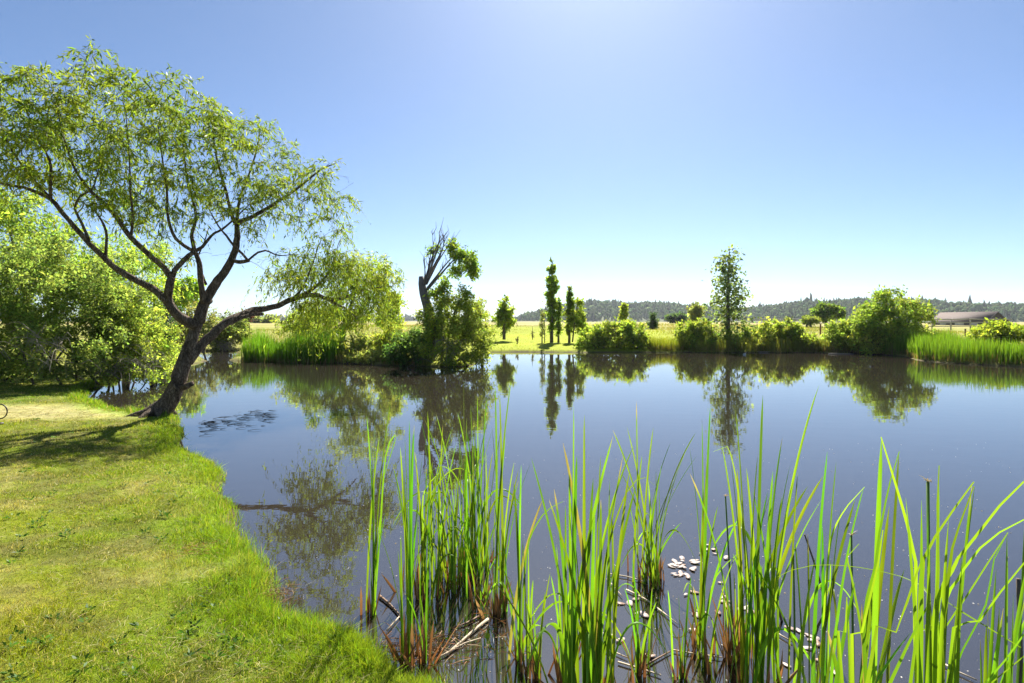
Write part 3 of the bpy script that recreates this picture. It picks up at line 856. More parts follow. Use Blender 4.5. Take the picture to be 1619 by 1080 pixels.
for px, d, bl, lab, c1, c2 in [
    (575, 26.6, [(575, 545, 22, 16, 26.6, .8), (560, 555, 20, 10, 26.4, .7)], 'low pale green weedy shrub beside the left reed bed\'s right end', (.12, .165, .025), (.22, .25, .05)),
    (607, 26.2, [(607, 540, 20, 22, 26.2, .7), (622, 525, 14, 16, 26.6, .6)], 'upright yellow-green weedy shrub left of the dark bank bush', (.15, .19, .02), (.26, .28, .04)),
    (520, 27.5, [(518, 545, 20, 14, 27.5, .8), (535, 552, 18, 10, 27, .7)], 'low dark-leaved bramble shrub below the leafy bank tree', (.075, .115, .018), (.17, .2, .035)),
    (592, 25.2, [(590, 565, 22, 8, 25.2, .5), (560, 568, 16, 6, 25.6, .5)], 'ground-hugging pale weed clump on the muddy left bank', (.12, .15, .035), (.22, .23, .08))]:
    plant('bank_shrub', lab, 'shrub', px, d, bl, 60, 6500, .085, .5, c1, c2, tr=.03, stems=6, base_spread=.6, spread=.11, parts=SHRUB, group='weedy shrubs on the left far bank')
plant('dark_bush', 'dark glossy green bush at the water left of the stump bush', 'shrub', 645, 24.9, [
    (640, 548, 30, 24, 24.9, 1), (665, 540, 26, 28, 25, 1), (625, 562, 22, 14, 24.7, .7), (660, 566, 30, 12, 24.6, .7)], 130, 17000, .085, .5, (.032, .07, .016), (.085, .14, .022), tr=.05, stems=6, base_spread=.7, spread=.12, parts=SHRUB)


def snag_extra(root, paths, br):
    bag = Bag()
    fan = [(672, 448, 690, 400, 706, 372), (672, 450, 684, 410, 684, 366), (673, 446, 698, 405, 716, 378), (671, 452, 678, 420, 683, 390), (670, 455, 672, 430, 669, 410),
           (674, 442, 700, 392, 700, 362), (672, 450, 692, 392, 695, 364), (676, 455, 705, 418, 722, 398), (671, 446, 688, 395, 708, 366), (674, 450, 694, 410, 702, 384)]
    for a, b_, c, d_, e, f_ in fan:
        p_, r_ = resample_path(np.array([P(a, b_, 25.2), P(c, d_, 25.2 + R.normal(0, .3)), P(e, f_, 25.2 + R.normal(0, .5))]), [.05, .028, .008], .15)
        tube(bag, p_, r_, 6)
        for q in range(5):
            i = R.integers(len(p_) // 3, len(p_) - 1)
            t = p_[i] + A(R.normal(0, .18), R.normal(0, .18), R.uniform(.25, .7))
            tube(bag, np.array([p_[i], (p_[i] + t) / 2 + A(R.normal(0, .05), 0, 0), t]), [.014, .010, .004], 4, cap=False)
    bag.build('dead_branches', M_DRYG, root, smooth=True)


plant('broken_tree', 'broken dark tree stump with bare upward branches and one leafy side', 'tree', 682, 25.2, [
    (724, 402, 13, 10, 25.2, .5), (741, 412, 13, 11, 25.2, .6), (748, 428, 10, 8, 25.2, .5), (722, 428, 13, 7, 25.2, .5, .8), (700, 444, 10, 7, 25.2, .5, .7), (714, 390, 8, 7, 25.2, .35), (682, 397, 4, 4, 25.2, .2, .6), (694, 462, 16, 8, 25, .5)], 90, 9500, .10, .42, (.065, .12, .016), (.14, .19, .025),
    trunk=[[(686, 560, 25.2, .24), (682, 510, 25.2, .22), (676, 485, 25.2, .2), (670, 465, 25.2, .19), (667, 448, 25.2, .15), (666, 437, 25.2, .10)], [(671, 462, 25.2, .08), (684, 448, 25.2, .06), (700, 430, 25.2, .045), (718, 410, 25.2, .025)]],
    spread=.13, barkm=M_DRYG, extra=snag_extra)
plant('willow_bush', 'big bushy willow over the water wrapped round the broken tree', 'shrub', 720, 24.6, [
    (700, 490, 30, 26, 24.6, 1), (730, 475, 30, 26, 24.6, 1), (748, 500, 30, 32, 24.6, 1.1), (680, 515, 26, 28, 24.6, 1), (715, 525, 42, 30, 24.3, 1.2), (755, 535, 26, 34, 24.4, 1), (700, 555, 40, 22, 24.1, .9), (740, 562, 32, 16, 24, .8), (735, 462, 16, 10, 24.8, .7, .7), (752, 562, 24, 13, 24.1, .8), (720, 572, 34, 8, 23.9, .7)],
    280, 46000, .085, .38, (.095, .14, .018), (.20, .235, .035), tr=.07, stems=8, base_spread=.9, spread=.13, droop=.3, parts=SHRUB,
    extra=dead_twigs([(708, 555, 23.8, 18, 9)], 50, rr=.011))
plant('sapling_tree', 'young cone-topped tree on the bright far lawn left of the poplars', 'tree', 797, 44, [
    (797, 505, 16, 20, 44, .9), (797, 485, 8, 14, 44, .5), (806, 500, 10, 12, 44, .6)], 70, 7500, .15, .5, (.10, .155, .02), (.19, .235, .03), trunk=[[(797, 537, 44, .13), (797, 505, 44, .1), (797, 470, 44, .02)]], spread=.13)

# ---- poplars on the far lawn
def poplar(px, top, base, d, w, nl, label, c1, c2, leafs=.115, name='poplar_tree', trw=.14, nb=110, lean=0, group=None):
    hgt = base - top
    bl = []
    for k_ in range(14):
        f = (k_ + .5) / 14
        ww_ = w * min(1, ((1 - f) / .30) ** .6 + .06) * min(1, .55 + f * 1.1) * R.uniform(.93, 1.07)
        bl.append((px + lean * f + R.normal(0, w * .05), base - hgt * (.12 + .86 * f), ww_, hgt / 18, d, ww_ / F * d))
    return plant(name, label, 'tree', px, d, bl, nb, nl, leafs, .5, c1, c2, trunk=[[(px, base + 3, d, trw), (px + lean * .5, base - hgt * .5, d, trw * .6), (px + lean, top + 2, d, .015)]], spread=.08, droop=-.35, upb=.9, rk=.01, group=group)


PG = 'poplars on the far lawn'
poplar(872, 412, 541, 41.5, 9.5, 13000, 'tallest poplar on the far lawn, a narrow green column', (.085, .14, .02), (.17, .225, .03), group=PG, lean=1)
poplar(883, 470, 540, 41.8, 4.5, 3000, 'slim poplar hugging the right side of the tallest poplar', (.07, .12, .016), (.15, .2, .025), trw=.09, nb=40, group=PG)
poplar(857, 478, 541, 41, 4.5, 700, 'thin half-bare poplar left of the tallest poplar', (.09, .115, .04), (.15, .17, .05), trw=.05, nb=40, group=PG)
poplar(900, 452, 541, 41.5, 6, 6500, 'medium poplar with thin pointed top right of the tallest one', (.075, .125, .016), (.18, .225, .03), trw=.11, nb=80, lean=1, group=PG)
plant('broadleaf_sapling', 'small bright broadleaf tree leaning against the medium poplar', 'tree', 908, 41, [
    (912, 505, 12, 14, 41, .6), (914, 478, 6, 6, 41, .3), (920, 515, 8, 12, 41, .4)], 40, 3200, .16, .6, (.13, .185, .02), (.24, .28, .035), trunk=[[(905, 541, 41, .06), (910, 500, 41, .04), (914, 476, 41, .015)]], spread=.13)
for px, b_, t_, d, lab in [(842, 535, 516, 43, 'thin bare stake-like sapling on the lawn left of the poplars'), (818, 545, 533, 40, 'tiny dark sapling near the lawn\'s waterline'),
                           (861, 540, 498, 41.3, 'bare thin stem beside the half-bare poplar'), ]:
    plant('bare_sapling', lab, 'tree', px, d, [(px, (t_ + b_) / 2, 1.2, (b_ - t_) / 2.2, d, .06)], 14, 160, .10, .4, (.07, .075, .03), (.1, .1, .04), trunk=[[(px, b_ + 2, d, .035), (px, t_, d, .01)]], spread=.03, group='bare saplings on the far lawn')

# ---- bushes along the far shore
FARB = 'bushes along the far shore'
for px, d, bl, nl, lab, c1, c2 in [
    (945, 36.2, [(945, 535, 26, 22, 36.2, 1.2), (935, 545, 22, 14, 36, 1), (958, 522, 22, 15, 36.5, 1.1)], 15000, 'rounded far-shore bush right of the poplars, at the lawn\'s end', (.10, .15, .018), (.2, .24, .035)),
    (1000, 36.2, [(992, 532, 28, 24, 36.2, 1.2), (1012, 542, 18, 16, 36, 1), (985, 520, 22, 13, 36.5, 1.1)], 15000, 'rounded far-shore bush with the gravel gap on its right', (.10, .155, .018), (.195, .235, .03)),
    (1095, 36, [(1095, 530, 26, 24, 36, 1.2), (1082, 545, 16, 12, 35.8, .9), (1112, 522, 16, 16, 36, .9)], 14500, 'dense far-shore bush right of the gravel gap, left of the tall cottonwood', (.095, .145, .018), (.19, .23, .032)),
    (1135, 36, [(1135, 540, 18, 18, 36, .9), (1165, 538, 22, 20, 36, 1), (1150, 548, 30, 10, 35.7, .9)], 11500, 'darker bush round the foot of the tall cottonwood', (.06, .10, .016), (.14, .18, .03)),
    (1205, 36, [(1200, 535, 24, 22, 36, 1.1), (1222, 530, 20, 24, 36, 1.1), (1190, 545, 18, 12, 35.7, .8)], 13000, 'yellow-green far-shore bush just right of the tall cottonwood', (.115, .155, .02), (.22, .245, .04)),
    (1258, 35.8, [(1250, 532, 26, 25, 35.8, 1.2), (1268, 540, 18, 18, 35.6, 1), (1240, 520, 16, 12, 36, .9)], 14500, 'tallest of the bright bushes between the cottonwood and the red fence post', (.11, .155, .018), (.215, .25, .035)),
    (1330, 34.6, [(1325, 532, 22, 22, 34.6, 1.1), (1345, 522, 20, 22, 34.6, 1.1), (1315, 545, 18, 12, 34.3, .8), (1350, 545, 22, 12, 34.2, .8)], 15000, 'rounded green bush at the left foot of the great spreading bush', (.085, .135, .02), (.175, .215, .034)),
    (1582, 33, [(1585, 525, 28, 15, 33, 1.3), (1560, 532, 18, 11, 33, 1), (1608, 532, 16, 11, 33, 1)], 15000, 'low domed yellow-green bush in front of the barn', (.10, .14, .014), (.24, .265, .025))]:
    plant('shore_bush', lab, 'shrub', px, d, bl, 110, nl, .12, .5, c1, c2, tr=.05, stems=7, base_spread=.9, spread=.15, parts=SHRUB, group=FARB)
plant('spreading_bush', 'great spreading yellow-green bush with an open feathery crown on the far right shore', 'shrub', 1405, 33, [
    (1400, 500, 34, 22, 33, 1.5), (1380, 490, 22, 16, 33, 1.2, .8), (1402, 472, 22, 12, 33, 1.1, .7), (1440, 490, 26, 14, 33, 1.2, .7), (1462, 492, 14, 12, 33, .8, .6), (1430, 475, 16, 7, 33, .8, .5), (1400, 530, 40, 24, 32.8, 1.5), (1375, 535, 22, 20, 32.8, 1.2), (1432, 525, 24, 20, 32.8, 1.2), (1456, 505, 14, 10, 33, .7, .6), (1362, 510, 14, 14, 33, .8)],
    260, 30000, .13, .4, (.085, .135, .018), (.20, .24, .034), tr=.09, stems=9, base_spread=1.0, spread=.17, parts=SHRUB, upb=.4)

# tall cottonwood
ctr = [(1150, 560, 36.2, .17), (1151, 520, 36.2, .14), (1151, 470, 36.2, .10), (1152, 430, 36.2, .06), (1153, 396, 36.2, .02)]
plant('cottonwood_tree', 'tall slender cottonwood with an airy crown and dark straight trunk', 'tree', 1150, 36.2, [
    (1147, 408, 12, 10, 36.2, .5), (1158, 402, 9, 10, 36.2, .4), (1152, 425, 19, 14, 36.2, .8), (1152, 447, 24, 14, 36.2, 1), (1152, 468, 30, 13, 36.2, 1.2), (1152, 488, 32, 12, 36.2, 1.3, .8), (1152, 506, 28, 11, 36.2, 1.2, .6), (1150, 522, 22, 9, 36.2, 1, .4), (1128, 478, 12, 6, 36.2, .5, .6), (1178, 462, 8, 6, 36.2, .4, .6)],
    240, 6000, .125, .75, (.06, .092, .034), (.13, .165, .05), trunk=[ctr], spread=.26, rk=.011, droop=.1, upb=.35)

# middle distance
plant('poplar_tree', 'short yellow-green poplar rising behind the far-shore bushes', 'tree', 988, 55, [(988, 500, 6, 16, 55, .4), (987, 490, 4, 10, 55, .3)], 40, 3500, .17, .5, (.14, .18, .02), (.24, .27, .03), trunk=[[(988, 525, 55, .1), (988, 484, 55, .02)]], spread=.1, droop=-.3)
plant('conifer_tree', 'small dark conical evergreen in the tan field left of the gravel patch', 'tree', 1032, 62, [(1032, 514, 8, 6, 62, .5), (1032, 505, 6, 6, 62, .4), (1032, 499, 3, 4, 62, .25)], 40, 3500, .18, .3, (.025, .05, .02), (.05, .08, .025), trunk=[[(1032, 522, 62, .12), (1032, 494, 62, .02)]], spread=.12)
plant('distant_tree', 'dark round tree far across the field left of the cottonwood', 'tree', 1070, 140, [(1070, 503, 13, 5, 140, 2), (1062, 504, 6, 4, 140, 1), (1078, 504, 6, 4, 140, 1)], 40, 3500, .45, .6, (.025, .05, .016), (.05, .085, .02), tr=.3, spread=.4)
plant('distant_tree', 'pale olive tree in the field just left of the cottonwood', 'tree', 1100, 70, [(1100, 497, 11, 11, 70, .8), (1101, 488, 8, 6, 70, .5)], 40, 4000, .22, .5, (.12, .14, .04), (.19, .21, .06), trunk=[[(1100, 525, 70, .14), (1100, 488, 70, .03)]], spread=.2)
plant('oak_tree', 'umbrella-shaped green oak in the field left of the great spreading bush', 'tree', 1306, 75, [(1306, 492, 18, 9, 75, 1.5), (1296, 494, 12, 7, 75, 1), (1305, 487, 14, 5, 75, 1.1)], 60, 6500, .24, .6, (.055, .095, .018), (.12, .165, .025), trunk=[[(1306, 516, 75, .2), (1306, 500, 75, .16), (1307, 490, 75, .06)]], spread=.25, group='field oaks')
plant('oak_tree', 'second oak of the pair in the field, the one with the shorter slimmer trunk', 'tree', 1317, 77, [(1320, 495, 12, 8, 77, 1.2), (1328, 497, 7, 6, 77, .8)], 40, 3600, .24, .6, (.055, .095, .018), (.12, .165, .025), trunk=[[(1316, 515, 77, .14), (1317, 503, 77, .11), (1320, 493, 77, .05)]], spread=.25, group='field oaks')
plant('field_shrub', 'round olive shrub in the field left of the oak pair', 'shrub', 1281, 72, [(1281, 506, 12, 6, 72, .9), (1275, 508, 7, 5, 72, .6)], 40, 3500, .2, .5, (.075, .105, .018), (.15, .18, .03), tr=.08, stems=4, base_spread=.5, spread=.17, parts=SHRUB)
plant('field_shrub', 'scrubby bush below the barn\'s fence, right of the great spreading bush', 'shrub', 1462, 40, [(1455, 528, 16, 8, 40, .8), (1475, 530, 12, 6, 40, .7)], 40, 3500, .13, .5, (.12, .15, .025), (.2, .22, .04), tr=.03, stems=5, base_spread=.6, spread=.13, parts=SHRUB)

# ---- reed beds on the far banks
def reedbed(name, region, n, hmin, hmax, label, c1, c2, keep):
    x = R.uniform(region[0], region[1], n); y = R.uniform(region[2], region[3], n)
    s = sdist(x, y)
    k = keep(x, y, s)
    x, y, s = x[k], y[k], s[k]
    n = len(x)
    z = np.maximum(terr(x, y, s), -.05)
    h = R.uniform(hmin * .8, hmax, n) * (.5 + .45 * vn(x, y, .8, 20) + .45 * vn(x, y, 2.2, 23))
    az = R.uniform(0, 2 * math.pi, n)
    ln = np.abs(R.normal(0, .12, n)) * h
    b = np.stack([x, y, z], 1)
    t = b + np.stack([np.cos(az) * ln, np.sin(az) * ln, h], 1)
    c = b + np.stack([np.cos(az) * ln * .1, np.sin(az) * ln * .1, h * .6], 1)
    sa = R.uniform(0, math.pi, n)
    bag = Bag()
    cc = jit(np.tile(A(*c1), (n, 1)), .2, .1)
    blades(bag, b, c, t, .032 * R.uniform(.7, 1.2, n), np.stack([np.cos(sa), np.sin(sa), 0 * sa], 1), cc * .8 + A(.03, .02, 0), jit(np.tile(A(*c2), (n, 1)), .2, .1), nseg=3)
    # tan dead stubble at the water line
    m = n // 2
    q = R.integers(0, n, m)
    b2 = b[q] + np.concatenate([R.normal(0, .08, (m, 2)), np.zeros((m, 1))], 1)
    t2 = b2 + np.stack([R.normal(0, .08, m), R.normal(0, .08, m), R.uniform(.12, .4, m)], 1)
    blades(bag, b2, (b2 + t2) / 2, t2, np.full(m, .03), np.stack([np.cos(sa[:m]), np.sin(sa[:m]), 0 * sa[:m]], 1), np.tile(A(.18, .11, .05), (m, 1)), jit(np.tile(A(.33, .25, .12), (m, 1))), nseg=2)
    return prop(bag.build(name, M_GRASS), label, 'reeds', kind='stuff')


reedbed('reed_bed', (-12.7, -8.0, 25.4, 29.0), 8500, .95, 1.35, 'bright green reed bed standing at the left far bank', (.10, .25, .016), (.16, .33, .022), lambda x, y, s: (s > -.25) & (s < 1.3) & (R.random(len(x)) < .8))
reedbed('reed_bed', (19.3, 27.5, 21.5, 33), 26000, .7, 1.15, 'bright green reed bed along the far right bank', (.10, .22, .016), (.17, .30, .022), lambda x, y, s: (s > .06) & (s < 2.6) & (x > 19.6))
reedbed('reed_bed', (8.6, 10.9, 34, 37.6), 2400, .55, .9, 'sparse yellow-green reeds in the gap between the far-shore bushes', (.15, .19, .02), (.24, .28, .03), lambda x, y, s: (s > .1) & (s < 2))
reedbed('reed_bed', (17.5, 21.5, 31.5, 35.5), 5000, .35, .7, 'rough grass tufts at the water between the right shore bushes', (.14, .17, .03), (.24, .25, .05), lambda x, y, s: (s > .1) & (s < 1.6))

reedbed('reed_bed', (11, 20, 33, 36.5), 9000, .35, .75, 'yellow-green weeds and tufts filling the waterline between the far-shore bushes', (.15, .18, .025), (.25, .27, .045), lambda x, y, s: (s > .02) & (s < 1.1) & (R.random(len(x)) < .75))
reedbed('reed_bed', (-8.5, -3.5, 24, 27), 4500, .2, .5, 'pale weeds and tufts along the left far bank\'s muddy edge', (.13, .17, .03), (.24, .26, .06), lambda x, y, s: (s > .02) & (s < 1.2) & (R.random(len(x)) < .6))

# ------------------------------------------------------------------ barn, fences, posts, mast
M_ROOF = solid_mat('brown_shingle', (.075, .056, .048), (.125, .095, .082), 6, .9, .5, (1, 1, 1))
M_WALL = solid_mat('dark_board_wall', (.055, .05, .055), (.11, .10, .105), 5, .85, .3, (3, 3, .4))
M_WHITE = solid_mat('pale_board', (.50, .47, .42), (.66, .63, .58), 8, .8, .2)
M_RAIL = solid_mat('weathered_rail', (.34, .30, .25), (.52, .47, .40), 10, .85, .3, (.4, 1, 1))
M_RUST = solid_mat('rusty_post', (.13, .06, .04), (.25, .12, .07), 14, .85, .3)
M_IRON = solid_mat('black_iron', (.012, .012, .012), (.03, .028, .026), 20, .5, .2)


def barn():
    a, b = A(100.4, 118.0), A(99.0, 131.0)            # ridge ends
    ax = (b - a) / np.linalg.norm(b - a); pr = A(-ax[1], ax[0])
    if pr[0] < 0: pr = -pr
    cen = (a + b) / 2
    gz = float(terr([cen[0]], [cen[1]])[0]) - .1
    root = thing('barn', 'long low brown-roofed barn with a dark gable end beyond the rail fence', 'barn', (cen[0], cen[1], gz))
    Ln = np.linalg.norm(b - a)
    w, ez, rz = 2.25, 2.1, 3.95

    def pt(s, p, z): return np.append(a + ax * s + pr * p, z)
    # roof: two slabs with thickness and overhang
    bag = Bag()
    ov, th = .45, .10
    for sg in (-1, 1):
        V = []
        for s in (-ov, Ln + ov):
            for p, z in ((0, rz), (sg * (w + .35), ez - .18)):
                V += [pt(s, p, z), pt(s, p, z - th)]
        V = np.array(V)
        f = np.array([[0, 2, 6, 4], [1, 5, 7, 3], [0, 1, 3, 2], [4, 6, 7, 5], [2, 3, 7, 6], [0, 4, 5, 1]])
        bag.add(V, [f])
    bag.build('roof', M_ROOF, root)
    for s in (0, Ln):
        bag = Bag()
        V = np.array([pt(s, -w, gz), pt(s, w, gz), pt(s, w, ez), pt(s, 0, rz - .13), pt(s, -w, ez)])
        V2 = V + np.append(ax, 0) * (.12 if s == 0 else -.12)
        VV = np.concatenate([V, V2])
        bag.add(VV, [np.array([[0, 1, 2, 3, 4], [9, 8, 7, 6, 5]]), np.array([[i, (i + 1) % 5, 5 + (i + 1) % 5, 5 + i] for i in range(5)])])
        bag.build('gable_wall', M_WALL, root)
    bag = Bag()
    rot = np.array([[ax[0], pr[0], 0], [ax[1], pr[1], 0], [0, 0, 1]])
    for sg in (-1, 1):
        box(bag, pt(Ln / 2, sg * (w - .08), (gz + ez - .12) / 2), (Ln - .3, .12, ez - gz - .14), rot)
    bag.build('side_wall', M_WALL, root)
    for s, l in ((2.6, 1.5), (6.2, 2.2), (10.4, 1.5)):
        bag = Bag(); box(bag, pt(s, -w, ez - .75), (l, .08, .8), rot); bag.build('pale_panel', M_WHITE, root)
    bag = Bag()
    for sg in (-1, 1):
        p0, p1 = pt(-ov - .03, 0, rz - .02), pt(-ov - .03, sg * (w + .35), ez - .2)
        dv = p1 - p0
        V = np.array([p0, p1, p1 - A(0, 0, .2), p0 - A(0, 0, .2)])
        V2 = V - np.append(ax, 0) * .05
        bag.add(np.concatenate([V, V2]), [np.array([[0, 1, 2, 3], [7, 6, 5, 4], [0, 4, 5, 1], [1, 5, 6, 2], [2, 6, 7, 3], [3, 7, 4, 0]])])
    bag.build('barge_board', M_WALL, root)


barn()


def railfence(name, label, p0, p1, n, hts, mat, pr=.07, rh=.10, top=1.25):
    p0, p1 = np.asarray(p0, float), np.asarray(p1, float)
    root = thing(name, label, 'fence', np.append(p0, float(terr([p0[0]], [p0[1]])[0])))
    t = np.linspace(0, 1, n)[:, None]
    xy = p0 * (1 - t) + p1 * t
    z = terr(xy[:, 0], xy[:, 1])
    for i in range(n):
        bag = Bag()
        tube(bag, np.array([[*xy[i], z[i] - .2], [*xy[i], z[i] + top * R.uniform(.97, 1.05)]]), [pr, pr * .9], 7, rough=.08)
        bag.build('post', mat, root, smooth=False)
    d = (p1 - p0) / np.linalg.norm(p1 - p0); q = A(-d[1], d[0])
    for h in hts:
        bag = Bag()
        for i in range(n - 1):
            a, b = np.append(xy[i] - q * (pr + .03) , z[i] + h), np.append(xy[i + 1] - q * (pr + .03), z[i + 1] + h)
            c = (a + b) / 2; L = np.linalg.norm(b - a)
            ux = (b - a) / L; uy = np.append(q, 0); uz = np.cross(ux, uy)
            box(bag, c, (L - .01, .05, rh), np.stack([ux, uy, uz], 1))
        bag.build('rail', mat, root)
    return root


railfence('rail_fence', 'weathered split-rail fence on the tan slope in front of the barn', P(1445, 0, 64)[:2], P(1600, 0, 58)[:2], 6, (.45, .85, 1.2), M_RAIL)
railfence('board_fence', 'long pale board fence far across the field left of the oak pair', P(1185, 0, 120)[:2], P(1420, 0, 105)[:2], 14, (.5, .95, 1.3), M_WHITE, rh=.16)


def post(px, py0, py1, d, r, label, mat, name='fence_post'):
    top, bot = P(px, py0, d), P(px, py1, d)
    z = float(terr([top[0]], [d])[0])
    root = thing(name, label, 'post', (top[0], d, z), 'field posts')
    bag = Bag(); tube(bag, np.array([[top[0], d, z - .2], [top[0] + .01, d, top[2] - .05], [top[0] + .01, d, top[2]]]), [r, r, r * .8], 8, rough=.05)
    bag.build('shaft', mat, root)
    bag = Bag(); tube(bag, np.array([[top[0] + .01, d, top[2] - .001], [top[0] + .01, d, top[2] + .05]]), [r * 1.3, r * 1.1], 8)
    bag.build('cap', mat, root)


post(1297, 513, 525, 46, .06, 'rusty red fence post in the dry field left of the great spreading bush', M_RUST)
post(1197, 513, 525, 48, .045, 'thin dark field post behind the bushes right of the cottonwood', M_RUST)
post(1474, 523, 535, 42, .05, 'short brown post in the dry slope beside the great spreading bush', M_RUST)
post(1526, 521, 540, 40, .05, 'slim brown post on the slope left of the domed bush', M_RUST)


def iron_hoop():
    d = 9.35
    c = P(0, 650.5, d)
    z = float(terr([c[0]], [c[1]])[0])
    root = thing('iron_hoop', 'black iron hoop with a small dark foot standing on the worn lawn', 'garden ornament', (c[0], c[1], z))
    a = np.linspace(0, 2 * math.pi, 40)
    r = .118
    bag = Bag(); tube(bag, np.stack([c[0] + r * np.cos(a), 0 * a + d, max(c[2], z + r + .02) + r * np.sin(a)], 1), .0095, 8, cap=False)
    bag.build('ring', M_IRON, root, smooth=True)
    bag = Bag()
    tube(bag, np.array([[c[0] + .0, d, z - .03], [c[0] + .0, d, z + .03]]), [.06, .045], 10)
    tube(bag, np.array([[c[0] - .1, d, z + .01], [c[0] + .055, d, z + .012]]), [.022, .018], 8)
    bag.build('foot', M_IRON, root)


iron_hoop()


def mast():
    d = 1010
    top = P(1078, 477, d)
    root = thing('radio_mast', 'thin radio mast standing on the far wooded ridge', 'mast', (top[0], d, 18))
    bag = Bag(); tube(bag, np.array([[top[0], d, 16.], [top[0], d, top[2]]]), [.55, .3], 6)
    bag.build('pole', M_RAIL, root)
    for k in (2.5, 5):
        bag = Bag(); box(bag, (top[0], d, top[2] - k), (3.2, .35, .35))
        bag.build('cross_arm', M_RAIL, root)


mast()

# ------------------------------------------------------------------ hills with their woods
def interp_ridge(pts):
    pts = np.array(pts, float)
    return lambda px: np.interp(px, pts[:, 0], pts[:, 1])


M_HILL = solid_mat('hill_ground', (.07, .09, .04), (.13, .14, .07), .02, .95, 0, spec=.1)


def hill(label, d, ridge, pxa, pxb, depth, ntree, colr, th, wseed):
    rf = interp_ridge(ridge)
    n = 130
    pxs = np.linspace(pxa, pxb, n)
    rows = 26
    V = []
    for j in range(rows):
        f = j / (rows - 1)
        dd_ = d - depth * .75 + depth * 1.6 * f
        prof = math.sin(min(1, f / .47) * math.pi / 2) if f < .47 else math.cos((f - .47) / .53 * math.pi / 2)
        x = (pxs - CX) / F * d
        hz = np.maximum(0, H + (HY - rf(pxs)) / F * d - th * .6) * prof + 1.0
        hz = hz + (vn(x, np.full(n, dd_), 60, wseed) - .5) * 6 * prof
        V.append(np.stack([x, np.full(n, dd_), np.where(hz < 1.2, -1 + 0 * hz, hz) if j in (0, rows - 1) else hz], 1))
    V = np.array(V)
    i = (np.arange(rows - 1)[:, None] * n + np.arange(n - 1)[None]).ravel()
    h = mesh('hills', V.reshape(-1, 3), [np.stack([i, i + 1, i + n + 1, i + n], 1)], M_HILL, smooth=True)
    prop(h, kind='structure')
    # woods
    u, v = R.random(ntree) * (n - 1), R.random(ntree) ** .8 * (rows * .56)
    a, b = np.floor(u).astype(int), np.floor(v).astype(int)
    fu, fv = (u - a)[:, None], (v - b)[:, None]
    pos = (V[b, a] * (1 - fu) + V[b, a + 1] * fu) * (1 - fv) + (V[b + 1, a] * (1 - fu) + V[b + 1, a + 1] * fu) * fv
    dens = vn(pos[:, 0], pos[:, 1], 45, wseed + 1)
    pos = pos[(R.random(ntree) < .35 + dens * .9) & (pos[:, 2] > 2.5)]
    m = len(pos)
    bag = Bag()
    hgt = th * np.exp(R.normal(0, .35, m))
    conif = R.random(m) < .3
    hgt[conif] *= 1.35
    wid = hgt * np.where(conif, .42, .85) * R.uniform(.8, 1.2, m)
    # each tree: an irregular seven-sided lump with crown point(s)
    k = 7
    ang = np.arange(k) / k * 2 * math.pi
    prof = [(0.0, .55), (.35, 1.0), (.72, .72)]
    rings = []
    for f_, rr_ in prof:
        q = np.where(conif, max(.12, 1 - f_) , rr_)
        rad = wid[:, None] * .5 * q[:, None] * R.uniform(.65, 1.3, (m, k))
        rings.append(np.stack([pos[:, 0:1] + rad * np.cos(ang), pos[:, 1:2] + rad * np.sin(ang), pos[:, 2:3] + hgt[:, None] * f_ + R.normal(0, .07, (m, k)) * hgt[:, None]], -1))
    apex = (pos + np.stack([R.normal(0, .1, m) * wid, R.normal(0, .1, m) * wid, hgt], 1))[:, None]
    VV = np.concatenate(rings + [apex], 1)
    per = 3 * k + 1
    o = np.arange(m)[:, None, None] * per
    jj = np.arange(k)
    q = np.concatenate([np.stack([r * k + jj, r * k + (jj + 1) % k, (r + 1) * k + (jj + 1) % k, (r + 1) * k + jj], 1) for r in (0, 1)])
    t = np.stack([2 * k + jj, 2 * k + (jj + 1) % k, np.full(k, 3 * k)], 1)
    cl = jit(np.tile(A(*colr), (m, 1)), .28, .12)
    cl[conif] *= .62
    bag.add(VV.reshape(-1, 3), [(o + q[None]).reshape(-1, 4), (o + t[None]).reshape(-1, 3)], np.repeat(cl, per, 0))
    prop(bag.build('hill_forest', M_WOODS), label, 'forest', kind='stuff')


hill('grey-green woods covering the far hill behind the poplars', 1000, [(700, 512), (800, 511), (830, 503), (860, 496), (900, 486), (930, 482), (960, 483), (995, 486), (1020, 484), (1060, 487), (1100, 490), (1140, 494), (1180, 493), (1240, 498), (1300, 508), (1340, 512)], 780, 1330, 330, 26000, (.09, .135, .045), 4.2, 30)
hill('darker wooded ridge running behind the oak pair and the barn', 820, [(1120, 511), (1150, 503), (1180, 494), (1210, 488), (1250, 484), (1290, 482), (1330, 478), (1380, 480), (1450, 482), (1490, 484), (1530, 486), (1580, 489), (1619, 491), (1700, 492), (1800, 500), (1900, 511)], 1130, 1900, 300, 30000, (.085, .13, .042), 3.8, 34)
hill('faint blue hills low on the horizon at the left', 1350, [(-300, 511), (0, 507), (200, 506), (400, 505), (500, 504), (580, 505), (640, 504), (700, 507), (780, 511)], -260, 770, 250, 7000, (.10, .12, .07), 6, 38)

# ------------------------------------------------------------------ cattails in the shallows
def vis_xy(px, py):
    d = H * F / (py - HY)
    return A((px - CX) / F * d, d)


CATG = 'cattail clumps in the near shallows'


